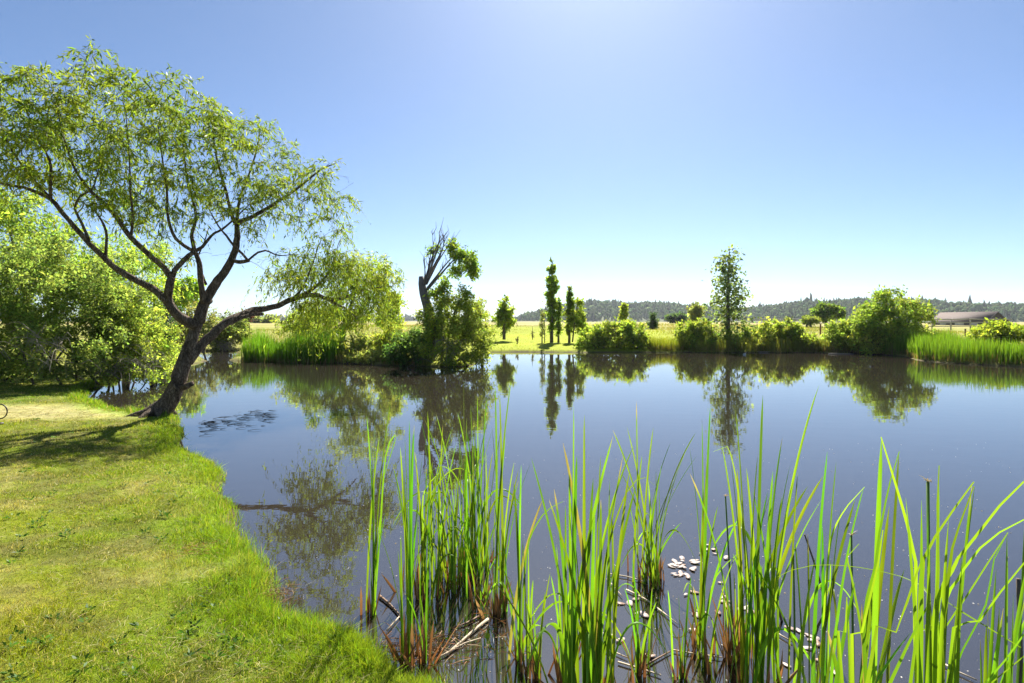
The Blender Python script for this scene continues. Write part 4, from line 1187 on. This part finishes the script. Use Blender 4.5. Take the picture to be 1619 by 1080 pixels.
def cattail(label, base, tips, n_extra, hrange, spread=.05, w=.019, dead=10, dj=.12, paths=(), lean=.16, deadh=.22, tint=0.0):
    """base: (x, y) at the water; tips: (px, py[, depth offset]) of the leaves one can tell apart; paths: drawn bent leaves"""
    bx, by = base
    root = thing('cattail_plant', label, 'cattail', (bx, by, 0), CATG)
    bag = Bag()
    B, Cc, T, W = [], [], [], []
    for q in tips:
        off = q[2] if len(q) > 2 else R.normal(0, dj)
        t = P(q[0], q[1], by + off)
        b = A(bx + R.normal(0, spread), by + R.normal(0, spread), -.12)
        hz = t[2] - b[2]
        lv = t - b; lv[2] = 0
        B.append(b); T.append(t)
        Cc.append(b + A(0, 0, hz * R.uniform(.55, .66)) + lv * R.uniform(.12, .3))
        W.append(w * R.uniform(.85, 1.25))
    for q in range(n_extra):
        h = R.uniform(*hrange)
        az = R.uniform(0, 2 * math.pi)
        ln = abs(R.normal(0, lean)) * h
        b = A(bx + R.normal(0, spread), by + R.normal(0, spread), -.12)
        B.append(b)
        if R.random() < .22:   # an old leaf that arches over
            T.append(b + A(math.cos(az) * h * .42, math.sin(az) * h * .42, h * R.uniform(.3, .62)))
            Cc.append(b + A(math.cos(az) * h * .10, math.sin(az) * h * .10, h * 1.05))
        else:
            T.append(b + A(math.cos(az) * ln, math.sin(az) * ln, h))
            Cc.append(b + A(math.cos(az) * ln * .12, math.sin(az) * ln * .12, h * .6))
        W.append(w * R.uniform(.8, 1.3))
    B, Cc, T, W = map(np.array, (B, Cc, T, W))
    n = len(B)
    sa = R.normal(0, .75, n)
    side = np.stack([np.cos(sa), np.sin(sa), 0 * sa], 1)
    c0 = jit(np.tile(A(.135, .25, .016), (n, 1)), .26, .17)
    c1 = c0 * A(1, 1.06, .9) * np.exp(R.normal(0, .12, (n, 1)))
    old = R.random(n) < .03
    c1[old] = A(.30, .24, .10) * R.uniform(.7, 1.2, (old.sum(), 1))
    c0[old] = c0[old] * .4 + c1[old] * .6
    blades(bag, B, Cc, T, W, side, c0 * .9 + A(.02, .01, .004), c1, nseg=16, twist=R.normal(0, .9, n), fold=.28, taper=.34, grow=.62, tipcol=(.36, .29, .15))
    for pth, ww in paths:
        pq = [P(*q) for q in pth]
        if pq[0][2] > .25: pq = [A(bx + R.normal(0, spread), by + R.normal(0, spread), -.12)] + pq
        p_, _ = resample_path(np.array(pq), np.ones(len(pq)), .05)
        m = len(p_)
        tan = nrm(np.gradient(p_, axis=0))
        sd = nrm(np.cross(tan, nrm(A(.15, .75, .6))))
        nor = np.cross(sd, tan)
        wd = (ww * .41 * np.minimum(1, .6 + np.linspace(0, 1, m)) * np.linspace(1, 0.02, m) ** .5)[:, None]
        V = np.stack([p_ - sd * wd + nor * wd * .25, p_ - nor * wd * .25, p_ + sd * wd + nor * wd * .25], 1).reshape(-1, 3)
        i = np.arange(m - 1)[:, None] * 3
        bag.add(V, [np.concatenate([np.stack([i + a, i + a + 1, i + 4 + a, i + 3 + a], -1).reshape(-1, 4) for a in (0, 1)])],
                jit(np.tile(A(.15, .25, .016), (1, 1)), .25, .1))
    bag.build('leaves', M_CAT, root)
    if dead:
        bag = Bag()
        b = np.stack([bx + R.normal(0, spread * 1.3, dead), by + R.normal(0, spread * 1.3, dead), np.full(dead, -.1)], 1)
        hd = R.uniform(.5, 1.15, dead) * deadh + .1
        az = R.uniform(0, 2 * math.pi, dead); ln = np.abs(R.normal(0, .35, dead)) * hd
        t = b + np.stack([np.cos(az) * ln, np.sin(az) * ln, hd], 1)
        sa = R.uniform(0, 3, dead)
        cd = jit(np.tile(A(.20, .085, .03), (dead, 1)), .3, .2)
        ce = jit(np.tile(A(.32, .19, .085), (dead, 1)), .3, .15)
        blades(bag, b, (b + t) / 2 + A(0, 0, .02), t, w * R.uniform(.7, 1.4, dead), np.stack([np.cos(sa), np.sin(sa), 0 * sa], 1), cd, ce, nseg=4, twist=R.normal(0, 1, dead), fold=.35, taper=.2, grow=.9)
        bag.build('dead_sheaths', M_DEAD, root)
    return root


cattail('slender isolated cattail nearest the lawn, furthest left in the shallows', vis_xy(591, 969), [(580, 658), (593, 640), (618, 632), (600, 690), (609, 813), (588, 700)], 2, (.6, .9), .025, .018, 8,
        paths=[([(592, 965, 3.78), (600, 850, 3.78), (610, 720, 3.75), (626, 690, 3.7), (606, 757, 3.65)], .02)])
cattail('tall narrow cattail rooted at the grassy edge in brown stubble', vis_xy(642, 1042), [(633, 707), (640, 690), (647, 664), (655, 672), (629, 871), (660, 822), (638, 740), (650, 720)], 3, (.7, 1.1), .025, .018, 14)
cattail('short young cattail in the brown stubble at the lawn\'s corner', vis_xy(670, 1049), [(640, 938), (663, 875), (678, 955), (676, 900)], 1, (.3, .5), .018, .014, 16, deadh=.26)
cattail('dense cattail clump left of the tallest clump, mid shallows', vis_xy(694, 929), [(662, 652), (670, 660), (676, 650), (689, 653), (700, 672), (706, 690), (715, 676), (722, 700), (727, 735), (668, 720), (684, 730), (697, 745)], 36, (.6, 1.2), .10, .015, 26,
        paths=[([(690, 925, 4.05), (700, 860, 4.0), (722, 835, 3.95), (745, 842, 3.9), (758, 843, 3.88)], .014), ([(672, 900, 4.05), (668, 800, 4.0), (675, 770, 3.95), (694, 748, 3.9)], .02)])
cattail('tallest dense cattail clump with many upright leaves', vis_xy(750, 895), [(733, 602), (744, 640), (755, 622), (764, 610), (770, 628), (776, 650), (781, 672), (738, 660), (760, 680), (726, 690)], 38, (.6, 1.3), .09, .015, 26, lean=.1)
cattail('knee-high cattail tuft in front of the tallest clump', vis_xy(764, 950), [(769, 806), (780, 838), (755, 822), (790, 812)], 7, (.35, .65), .04, .013, 14)
cattail('tall thin cattail with straight paired leaves right of the tallest clump', vis_xy(790, 968), [(783, 610), (790, 622), (808, 602), (799, 690), (813, 730), (778, 676), (820, 760)], 4, (.6, 1.2), .03, .017, 18)
cattail('small tuft of thin cattail leaves low between the two dense clumps', vis_xy(724, 920), [(716, 850), (735, 860), (728, 838)], 4, (.25, .45), .03, .011, 8)
cattail('cattail with one bent yellow-green leaf left of the wide bright clump', vis_xy(823, 1046), [(827, 849), (835, 853), (795, 898), (812, 760), (824, 735), (858, 790)], 4, (.5, .9), .03, .019, 10,
        paths=[([(823, 1040, 3.15), (832, 880, 3.12), (848, 830, 3.1), (868, 805, 3.05), (890, 793, 3.0)], .02)])
cattail('low fresh cattail shoot with four spreading leaves beside the bent-leaf cattail', vis_xy(849, 1074), [(831, 947), (862, 936), (843, 950), (870, 905)], 2, (.25, .4), .015, .015, 10)
cattail('mid-height cattail shoot at the left foot of the wide bright clump', vis_xy(891, 1077), [(871, 910), (889, 942), (902, 925), (880, 860), (912, 880)], 3, (.35, .6), .02, .017, 8)
cattail('wide bright cattail clump with broad leaves, left half of the frame\'s centre', A(.33, 2.80), [(840, 724), (868, 790), (907, 642), (924, 656), (900, 738), (938, 756), (969, 690), (950, 720), (876, 773), (890, 700), (912, 720)], 12, (.7, 1.2), .055, .022, 12, tint=.02)
cattail('cattail with leaves fanning right, beside the wide bright clump', A(.47, 2.86), [(1002, 705), (985, 720), (964, 758), (995, 745), (950, 790), (1005, 770), (940, 800)], 8, (.6, 1.1), .045, .022, 12,
        paths=[([(945, 1080, 2.9), (955, 900, 2.9), (990, 780, 2.85), (1020, 755, 2.8), (1035, 768, 2.75)], .02)])
cattail('dense dark-green cattail clump standing clear in open water beside the leaf raft', vis_xy(1029, 918), [(1006, 634), (969, 680), (991, 674), (1033, 676), (1046, 735), (1089, 702), (1100, 684), (1102, 720), (1076, 827), (1015, 720), (1060, 700), (1025, 760)], 12, (.55, 1.0), .05, .018, 14)
cattail('low cattail shoot rooted in stubble below the floating white leaf pair', vis_xy(1013, 1062), [(987, 929), (997, 955), (1038, 951), (1031, 929), (1000, 885), (1012, 940)], 2, (.3, .5), .02, .014, 10)
cattail('low pale cattail shoot at the bottom edge below the leaf raft', vis_xy(1076, 1071), [(1056, 933), (1073, 942), (1093, 911), (1104, 950), (1086, 960)], 2, (.3, .5), .018, .014, 8)
cattail('slim upright cattail standing just right of the raft of pale leaves', vis_xy(1108, 1036), [(1123, 642), (1110, 669), (1090, 705), (1118, 720), (1112, 773), (1135, 800), (1128, 830)], 4, (.5, .9), .03, .016, 8,
        paths=[([(1110, 1030, 3.2), (1125, 930, 3.15), (1150, 890, 3.1), (1172, 874, 3.05)], .016)])
cattail('short cattail tuft growing from a thick clump of brown dead sheaths', vis_xy(1160, 1042), [(1150, 920), (1160, 905), (1170, 900), (1180, 890), (1140, 930), (1166, 870)], 8, (.35, .65), .05, .014, 40, deadh=.3)
cattail('tall many-leaved cattail reaching highest at the right of centre', A(1.27, 2.92), [(1141, 702), (1155, 724), (1163, 647), (1206, 625), (1198, 720), (1222, 745), (1237, 692), (1249, 735), (1261, 747), (1295, 609), (1226, 760), (1277, 769), (1302, 752), (1299, 790), (1180, 740), (1190, 775)], 14, (.7, 1.25), .06, .020, 18, dj=.1,
        paths=[([(1196, 1060, 2.95), (1170, 800, 2.95), (1150, 706, 2.95), (1128, 714, 2.95)], .018)])
cattail('upright cattail with one cut brown-tipped leaf, between the two right-hand clumps', A(1.42, 2.62), [(1308, 714), (1322, 730), (1366, 769), (1352, 790), (1257, 858), (1330, 800), (1300, 830), (1290, 880)], 4, (.6, 1.0), .04, .022, 8,
        paths=[([(1300, 1075, 2.6), (1310, 880, 2.6), (1330, 815, 2.58), (1367, 770, 2.55)], .022)])
cattail('broad-leaved cattail crossing leaves, just left of the nearest right-hand clump', A(1.28, 2.05), [(1394, 692), (1421, 716), (1339, 945), (1396, 840), (1430, 900), (1406, 800), (1380, 900)], 4, (.7, 1.1), .04, .024, 11,
        paths=[([(1370, 1080, 2.05), (1350, 930, 2.05), (1340, 880, 2.0), (1358, 860, 1.95)], .02)])
cattail('nearest cattail with very broad leaves fanning over the right-hand water', A(.95, 1.28), [(1537, 764), (1541, 770), (1484, 738), (1432, 787), (1457, 791), (1467, 770), (1500, 820), (1470, 860), (1520, 880)], 3, (1.2, 1.5), .03, .014, 10, dj=.08,
        paths=[([(1474, 1000, 1.35), (1470, 940, 1.4), (1440, 918, 1.5), (1400, 905, 1.6), (1340, 895, 1.75), (1285, 894, 1.85), (1250, 902, 1.9), (1230, 912, 1.95)], .017),
           ([(1455, 1080, 1.25), (1461, 884, 1.25), (1479, 849, 1.25), (1506, 809, 1.24), (1540, 762, 1.22)], .031),
           ([(1490, 1080, 1.28), (1506, 867, 1.28), (1517, 831, 1.27), (1540, 769, 1.26)], .026),
           ([(1372, 1080, 1.22), (1417, 1000, 1.22), (1448, 911, 1.22), (1458, 885, 1.21)], .026),
           ([(1408, 1080, 1.18), (1435, 1022, 1.18), (1471, 950, 1.17)], .03),
           ([(1348, 1080, 1.5), (1363, 1000, 1.5), (1390, 884, 1.5), (1396, 838, 1.5)], .024),
           ([(1332, 1080, 1.45), (1337, 1000, 1.45), (1339, 944, 1.45)], .025),
           ([(1450, 1080, 1.4), (1448, 889, 1.4), (1435, 831, 1.4), (1417, 769, 1.38), (1393, 691, 1.36)], .022),
           ([(1370, 1080, 1.6), (1386, 884, 1.6), (1395, 822, 1.6), (1408, 760, 1.58), (1422, 714, 1.56)], .022),
           ([(1478, 1080, 1.3), (1484, 900, 1.3), (1482, 800, 1.3), (1485, 736, 1.3)], .02)])
cattail('cattail with long leaves arching out of the frame at the far right', A(1.12, 1.30), [(1625, 758), (1640, 815), (1592, 844), (1625, 886), (1575, 900), (1560, 950), (1602, 940)], 3, (1.1, 1.5), .03, .016, 10, dj=.08,
        paths=[([(1480, 1080, 1.3), (1515, 884, 1.28), (1550, 840, 1.26), (1581, 800, 1.24), (1619, 762, 1.22), (1660, 742, 1.2)], .029),
           ([(1490, 1080, 1.3), (1523, 902, 1.28), (1550, 867, 1.27), (1581, 842, 1.25), (1619, 822, 1.23), (1665, 808, 1.2)], .024),
           ([(1440, 1080, 1.35), (1490, 1000, 1.35), (1532, 938, 1.34), (1563, 889, 1.32), (1594, 842, 1.3)], .022),
           ([(1500, 1080, 1.3), (1550, 982, 1.28), (1581, 938, 1.26), (1619, 891, 1.24), (1655, 860, 1.22)], .024),
           ([(1470, 1080, 1.35), (1474, 990, 1.35), (1480, 940, 1.33), (1523, 969, 1.3), (1568, 996, 1.28), (1614, 1024, 1.26)], .018),
           ([(1501, 1080, 1.4), (1523, 1027, 1.4), (1559, 956, 1.38), (1572, 884, 1.36), (1592, 845, 1.35)], .016),
           ([(1559, 1080, 1.2), (1590, 1044, 1.2), (1619, 1004, 1.18), (1655, 975, 1.16)], .022),
           ([(1568, 1080, 1.15), (1619, 1038, 1.15), (1660, 1010, 1.15)], .022)])
cattail('cattail at the lower right corner with leaves slanting past the wooden stake', A(1.45, 1.75), [(1625, 980), (1610, 1010), (1640, 940), (1580, 960), (1560, 985), (1550, 1010)], 6, (.7, 1.0), .05, .018, 10)
cattail('low cattail leaves sprouting at the bottom edge left of the nearest clump', A(1.05, 1.95), [(1352, 920), (1320, 990), (1290, 1010), (1415, 985), (1440, 1000), (1385, 960), (1278, 1030)], 6, (.6, .95), .05, .018, 11)

# dead seed stalks, stakes and sticks
def stick(name, label, cat, pts, r, mat=None, group=None, seg=7):
    p_ = np.array([P(*q) if len(q) == 3 else np.append(vis_xy(q[0], q[1]), .012) for q in pts])
    bag = Bag()
    rr = np.linspace(r, r * .6, len(p_))
    pp_, r2 = resample_path(p_, rr, .06)
    tube(bag, pp_, r2, seg, rough=.12)
    o = bag.build(name, mat or M_DRY, smooth=True, loc=p_[0])
    return prop(o, label, cat, group)


stick('wooden_stake', 'weathered brown wooden stake upright in the water at the right edge', 'stake', [(1614, 1210, 2.3), (1613, 1080, 2.3), (1610, 915, 2.3)], .0125, M_BARK2)
FS = 'dead reed stalks lying on the water'
M_STALK = solid_mat('dry_reed', (.36, .27, .17), (.60, .50, .36), 30, .7, .2)
M_STALKD = solid_mat('wet_reed', (.10, .055, .03), (.22, .13, .07), 30, .6, .2)
for pts, r, mt, lab in [
    ([(771, 982), (738, 1010), (705, 1039)], .011, M_STALK, 'thick pale dead reed lying from the tallest clump towards the lawn'),
    ([(761, 975), (738, 988), (716, 996)], .008, M_STALKD, 'brown waterlogged reed lying just above the thick pale one'),
    ([(960, 910), (990, 914), (1018, 922)], .006, M_STALK, 'tan reed stalk floating left of the dark-green clump'),
    ([(960, 918), (972, 932), (984, 946)], .005, M_STALK, 'thin pale reed slanting down to the floating white leaf pair'),
    ([(990, 935), (1020, 950), (1060, 980)], .006, M_STALK, 'long pale reed passing under the foot of the dark-green clump'),
    ([(956, 1031), (975, 1036), (992, 1043)], .005, M_STALK, 'short straight tan reed right of the wide bright clump'),
    ([(977, 1050), (1010, 1060), (1045, 1071)], .006, M_STALK, 'tan reed lying across the base of the low stubble shoot'),
    ([(1020, 1056), (1040, 1044), (1060, 1033)], .006, M_STALKD, 'brown reed crossing upward from the low stubble shoot'),
    ([(1063, 1031), (1100, 1037), (1142, 1043)], .005, M_STALK, 'long greenish-tan reed lying through the slim upright cattail'),
    ([(1040, 965), (1056, 977), (1072, 990)], .005, M_STALK, 'pale thin reed below the raft of floating leaves'),
    ([(1217, 995), (1235, 1008), (1253, 1018)], .006, M_STALK, 'pale reed lying behind the tall many-leaved cattail'),
    ([(1490, 1052), (1515, 1066), (1545, 1079)], .006, M_STALK, 'pale reed lying at the bottom right among broad leaves'),
    ([(600, 945), (618, 960), (634, 978)], .009, M_STALKD, 'knobbly brown rotten reed between the isolated cattail and the stubble'),
    ([(612, 1000), (625, 985), (634, 975)], .006, M_STALK, 'straw-coloured reed on the lawn\'s muddy corner'),
    ([(680, 1040), (700, 1030), (720, 1012)], .006, M_STALKD, 'dark reed lying in the mud at the lawn\'s lower corner'),
    ([(690, 1045), (735, 1020), (760, 1012)], .005, M_STALK, 'thin straw reed trailing out from the lawn\'s lower corner')]:
    stick('dead_reed', lab, 'reed', pts, r, mt, FS)
stick('bulrush_stalk', 'dark bent dead stem rising from the water behind the cut-leaf cattail', 'reed stem', [(1285, 1020, 3.3), (1293, 990, 3.3), (1306, 965, 3.3), (1292, 905, 3.3), (1272, 845, 3.3)], .008, M_BARK2)
stick('bulrush_stalk', 'dark thin dead stem leaning left behind the tall many-leaved cattail', 'reed stem', [(1237, 985, 3.6), (1231, 965, 3.6), (1222, 938, 3.6)], .008, M_BARK2)


def seedstalk(px, py, d, bpx, label):
    top = P(px, py, d); b = P(bpx, 0, d); b[2] = -.05
    root = thing('seed_stalk', label, 'reed stalk', (b[0], d, 0), 'seeding stalks among the cattails')
    bag = Bag(); tube(bag, np.array([b, (b + top) / 2 + A(.004, 0, 0), top]), [.006, .005, .004], 6); bag.build('stem', M_STEM, root, smooth=True)
    bag = Bag()
    n = 9
    tp = top + np.stack([R.normal(0, .010, n), R.normal(0, .010, n), R.uniform(-.004, .022, n)], 1)
    bb = np.tile(top, (n, 1))
    blades(bag, bb, (bb + tp) / 2 + A(0, 0, .008), tp, np.full(n, .0045), nrm(R.normal(size=(n, 3))), np.tile(A(.4, .33, .22), (n, 1)), np.tile(A(.5, .42, .3), (n, 1)), nseg=2)
    bag.build('seed_head', M_DEAD, root)


M_STEM = solid_mat('green_stem', (.06, .12, .02), (.10, .17, .03), 20, .5, .1)
seedstalk(1346, 846, 2.35, 1349, 'thin stalk with a ragged pale seed tuft between the right-hand clumps')
seedstalk(1467, 762, 1.5, 1470, 'stalk ending in a frayed pale tip inside the nearest broad-leaved clump')
seedstalk(1147, 785, 3.2, 1160, 'stalk with frayed straw tip left of the tall many-leaved cattail')
seedstalk(1254, 855, 2.9, 1256, 'stalk with a brown cut end right of the tall many-leaved cattail')

# ------------------------------------------------------------------ floating leaves
def leaf_mesh(seed):
    r = np.random.default_rng(seed)
    k = 14
    a = np.arange(k) / k * 2 * math.pi
    x = .037 * np.cos(a) * (1 + .10 * np.cos(a)); y = .0185 * np.sin(a) * np.abs(np.sin(a)) ** .35 * (1 + r.normal(0, .05, k))
    curl = r.uniform(.5, 3)
    z = curl * x ** 2 * r.uniform(.4, 1) + r.uniform(.5, 4) * y ** 2 + r.normal(0, .0008, k)
    top = np.stack([x, y, z + .0007], 1); bot = np.stack([x, y, z], 1)
    V = np.concatenate([top, bot, [[0, 0, .0015], [0, 0, -.0005]]])
    i = np.arange(k); j = (i + 1) % k
    me_o = mesh('floating_leaf', V, [np.stack([i, j, np.full(k, 2 * k)], 1), np.stack([k + j, k + i, np.full(k, 2 * k + 1)], 1), np.stack([i, k + i, k + j, j], 1)], M_PALE, smooth=True)
    return me_o


protos = [leaf_mesh(s) for s in range(4)]
spots = []
for q in range(24):
    a = R.uniform(0, 2 * math.pi); r_ = math.sqrt(R.random())
    spots.append((1040 + (185 + 105 * r_ * math.cos(a)) / 4.7, 850 + (225 + 85 * r_ * math.sin(a)) / 4.7, 0))
spots += [(1040 + a / 4.7, 850 + b / 4.7, 1) for a, b in [(370, 60), (360, 90), (415, 90), (430, 125), (325, 122), (508, 155)]]
spots += [(1040 + a / 4.7, 850 + b / 4.7, 2) for a, b in [(330, 320), (330, 385), (268, 410), (465, 340), (208, 430), (448, 558), (490, 450), (500, 480), (515, 510), (600, 540), (690, 555), (660, 530), (285, 580), (330, 560), (270, 695)]]
spots += [(1040 + a / 4.7, 850 + b / 4.7, 3) for a, b in [(865, 725), (985, 680), (1050, 700), (1100, 830), (1190, 800), (1145, 740), (960, 955), (1210, 920), (1300, 1000), (1340, 1030), (1160, 760), (1085, 850)]]
spots += [(820 + a / 4.7, 850 + b / 4.7, 4) for a, b in [(755, 495), (825, 495), (870, 465), (900, 565), (935, 580)]]
spots += [(820 + a / 4.7, 850 + b / 4.7, 5) for a, b in [(675, 730), (755, 770), (990, 890), (960, 880)]]
LABS = ['pale oval leaf in the crowded raft of floating leaves', 'pale leaf in the small loose group above the leaf raft', 'pale leaf drifting between the slim cattail and the dead-sheath tuft',
        'pale leaf floating behind the tall many-leaved cattail at lower right', 'white leaf floating left below the dark-green cattail clump', 'crumpled pale leaf lying near the low stubble shoot']
GRP = ['raft of pale floating leaves', 'loose leaves above the raft', 'leaves right of the slim cattail', 'leaves at the lower right', 'white leaf group left of the dark clump', 'crumpled leaves by the stubble']
for q, (px, py, gidx) in enumerate(spots):
    o = protos[q] if q < 4 else protos[q % 4].copy()
    if q >= 4: COL.objects.link(o)
    xy = vis_xy(px, py)
    o.location = (xy[0], xy[1], .003 + .0012 * (q % 5))
    o.rotation_euler = (R.normal(0, .07), R.normal(0, .06), R.uniform(0, 6.28))
    s = R.uniform(.6, 1.2)
    o.scale = (s, s * R.uniform(.85, 1.25), s)
    prop(o, LABS[gidx], 'floating leaf', GRP[gidx])

# drifting weed and specks
bag = Bag()
n = 95
px = 312 + 115 * R.random(n); py = 676 - (px - 312) * .17 + R.normal(0, 7, n)
xy = np.array([vis_xy(a, b) for a, b in zip(px, py)])
L_ = R.uniform(.08, .30, n); az = R.normal(.1, .35, n)
b = np.concatenate([xy, np.full((n, 1), .004)], 1)
t = b + np.stack([np.cos(az) * L_, np.sin(az) * L_, R.uniform(0, .02, n)], 1)
blades(bag, b, (b + t) / 2 + np.stack([R.normal(0, .012, n), R.normal(0, .012, n), R.uniform(.0, .03, n)], 1), t, R.uniform(.008, .017, n), np.tile(A(0, .7, .7), (n, 1)), np.tile(A(.03, .028, .022), (n, 1)), np.tile(A(.05, .045, .03), (n, 1)), nseg=3)
prop(bag.build('floating_weed', M_DEAD), 'dark mat of drifting waterweed strands off the leaning willow', 'waterweed', kind='stuff')

bag = Bag()
n = 800
px = R.uniform(560, 1600, n); py = 700 + 380 * R.random(n)
xy = np.array([vis_xy(a, b) for a, b in zip(px, py)])
sdw = sdist(xy[:, 0], xy[:, 1])
xy = xy[sdw < -.15]
n = len(xy)
s_ = R.uniform(.003, .008, n)
pos = np.concatenate([xy, np.full((n, 1), .003)], 1)
leaves(bag, pos, np.concatenate([R.normal(size=(n, 2)), np.zeros((n, 1))], 1), s_ * 2, s_, np.tile(A(.6, .58, .52), (n, 1)))
prop(bag.build('floating_specks', M_DEAD), 'tiny pale seeds and specks drifting on the near water', 'specks', kind='stuff')

# brown dead-grass spot and litter on the lawn, and stubble mud at the corner
def litter(name, label, cat, cx, cy, rx, ry, n, col, L, W, h=.02):
    bag = Bag()
    xy = np.stack([cx + R.normal(0, rx, n), cy + R.normal(0, ry, n)], 1)
    b = np.concatenate([xy, (np.maximum(terr(xy[:, 0], xy[:, 1]), .002) + R.uniform(.005, h, n))[:, None]], 1)
    az = R.uniform(0, 6.28, n); ll = L * R.uniform(.5, 1.4, n)
    t = b + np.stack([np.cos(az) * ll, np.sin(az) * ll, R.uniform(-.2, .3, n) * ll], 1)
    blades(bag, b, (b + t) / 2 + A(0, 0, .01), t, np.full(n, W), nrm(R.normal(size=(n, 3))), jit(np.tile(A(*col), (n, 1)), .3, .2), jit(np.tile(A(*col), (n, 1)), .3, .2), nseg=2)
    return prop(bag.build(name, M_DEAD), label, cat, kind='stuff')


c = P(312, 848, 4.45)
litter('dead_grass', 'rusty brown patch of dead grass on the lawn near the water', 'dead grass', c[0], c[1], .11, .09, 230, (.27, .15, .055), .05, .004, .05)
c = P(442, 908, 3.9)
litter('dead_grass', 'brown dead grass hanging into the water at the lawn\'s bend', 'dead grass', c[0] + .02, c[1], .05, .06, 130, (.2, .12, .05), .08, .004, .07)
c = vis_xy(640, 1030)
litter('reed_litter', 'brown rotting reed litter along the muddy lower corner of the lawn', 'litter', c[0] + .05, c[1] + .02,   .17, .09, 260, (.17, .10, .05), .10, .006, .02)
c = vis_xy(770, 1000)
litter('reed_litter', 'brown broken reed pieces round the feet of the tall cattails', 'litter', c[0], c[1], .12, .20, 36, (.25, .13, .06), .10, .008, .04)


def pebble(px, py, d, r, label):
    c_ = P(px, py, d)
    z = float(terr([c_[0]], [c_[1]])[0]) + .03
    k = 8
    bag = Bag(); a = np.linspace(0, math.pi, 6)
    tube(bag, np.stack([c_[0] + r * np.cos(a), np.full(6, c_[1]), np.full(6, z)], 1), r * .7 * np.sin(a) + .001, 8, rough=.15)
    prop(bag.build('pale_petal', M_PALE, smooth=True, loc=(c_[0], c_[1], z)), label, 'fallen petal')


pebble(455, 972, 3.55, .012, 'single white fallen petal in the grass near the water\'s corner')


def buoy():
    xy = vis_xy(1177, 561)
    root = thing('white_float', 'small white float on the water before the tall cottonwood', 'float', (*xy, 0))
    bag = Bag(); a = np.linspace(0, math.pi, 8)
    tube(bag, np.stack([xy[0] - .09 * np.cos(a), np.full(8, xy[1]), .03 + 0 * a], 1), .05 * np.sin(a) + .002, 10); bag.build('body', M_WHITE, root, smooth=True)
    bag = Bag(); tube(bag, np.array([[xy[0] + .05, xy[1], .05], [xy[0] + .07, xy[1], .10], [xy[0] + .10, xy[1], .11]]), [.02, .018, .012], 8); bag.build('neck', M_WHITE, root, smooth=True)


buoy()
for a_, b_, y_, lab in [(1190, 1226, 557.5, 'pale driftwood pole along the waterline right of the cottonwood'), (1310, 1350, 560, 'pale driftwood pole under the bush at the great spreading bush\'s foot')]:
    p0, p1 = np.append(vis_xy(a_, y_), .03), np.append(vis_xy(b_, y_ + .3), .03)
    bag = Bag(); q_, r2 = resample_path(np.array([p0, (p0 + p1) / 2 + A(0, .1, .01), p1]), [.03, .025, .02], .15); tube(bag, q_, r2, 8, rough=.1)
    prop(bag.build('driftwood', M_DRY, smooth=True, loc=p0), lab, 'driftwood', 'driftwood poles')

# ------------------------------------------------------------------ air
m_h, nt, out = newmat('haze_air')
pv = nt.nodes.new('ShaderNodeVolumePrincipled')
pv.inputs['Color'].default_value = (.86, .92, 1, 1); pv.inputs['Density'].default_value = .00012; pv.inputs['Anisotropy'].default_value = .3
nt.links.new(pv.outputs[0], out.inputs['Volume'])
bag = Bag(); box(bag, (100, 820, 39), (3700, 1800, 82))
prop(bag.build('haze', m_h), 'thin pale summer haze over the whole valley', 'haze', kind='stuff')

# ------------------------------------------------------------------ light, sky, camera
EL, AZ = math.radians(45), math.radians(9)
w = bpy.data.worlds.new('World'); sc.world = w; w.use_nodes = True
nt = w.node_tree
bg = nt.nodes['Background']
sky = nt.nodes.new('ShaderNodeTexSky'); sky.sky_type = 'NISHITA'; sky.sun_disc = False
sky.sun_elevation = EL; sky.sun_rotation = AZ
sky.air_density = .7; sky.dust_density = 0.8; sky.ozone_density = 5.0; sky.altitude = 500
tm = nt.nodes.new('ShaderNodeMix'); tm.data_type = 'RGBA'; tm.blend_type = 'MULTIPLY'; tm.inputs['Factor'].default_value = 1
tm.inputs['B'].default_value = (.94, 1.0, 1.0, 1)
nt.links.new(sky.outputs[0], tm.inputs['A']); nt.links.new(tm.outputs['Result'], bg.inputs['Color']); bg.inputs['Strength'].default_value = .05
sl = bpy.data.lights.new('sun', 'SUN'); sl.energy = 5; sl.angle = math.radians(.5); sl.color = (1, .96, .88)
so = bpy.data.objects.new('sun', sl); COL.objects.link(so)
sv = Vector((math.sin(AZ) * math.cos(EL), math.cos(AZ) * math.cos(EL), math.sin(EL)))
so.rotation_euler = (-sv).to_track_quat('-Z', 'Y').to_euler(); so.location = (20, 20, 40)

cam = bpy.data.cameras.new('camera'); co = bpy.data.objects.new('camera', cam); COL.objects.link(co)
co.location = (0, 0, H); co.rotation_euler = (math.radians(90), 0, 0)
cam.sensor_width = 36; cam.lens = 36 * F / 1619; cam.shift_y = -(540 - HY) / 1619
cam.clip_start = .05; cam.clip_end = 6000
sc.camera = co
sc.view_settings.view_transform = 'Standard'; sc.view_settings.look = 'None'
sc.view_settings.exposure = 1.6; sc.view_settings.gamma = 1
sc.cycles.max_bounces = 10; sc.cycles.transmission_bounces = 8; sc.cycles.glossy_bounces = 3; sc.cycles.diffuse_bounces = 6
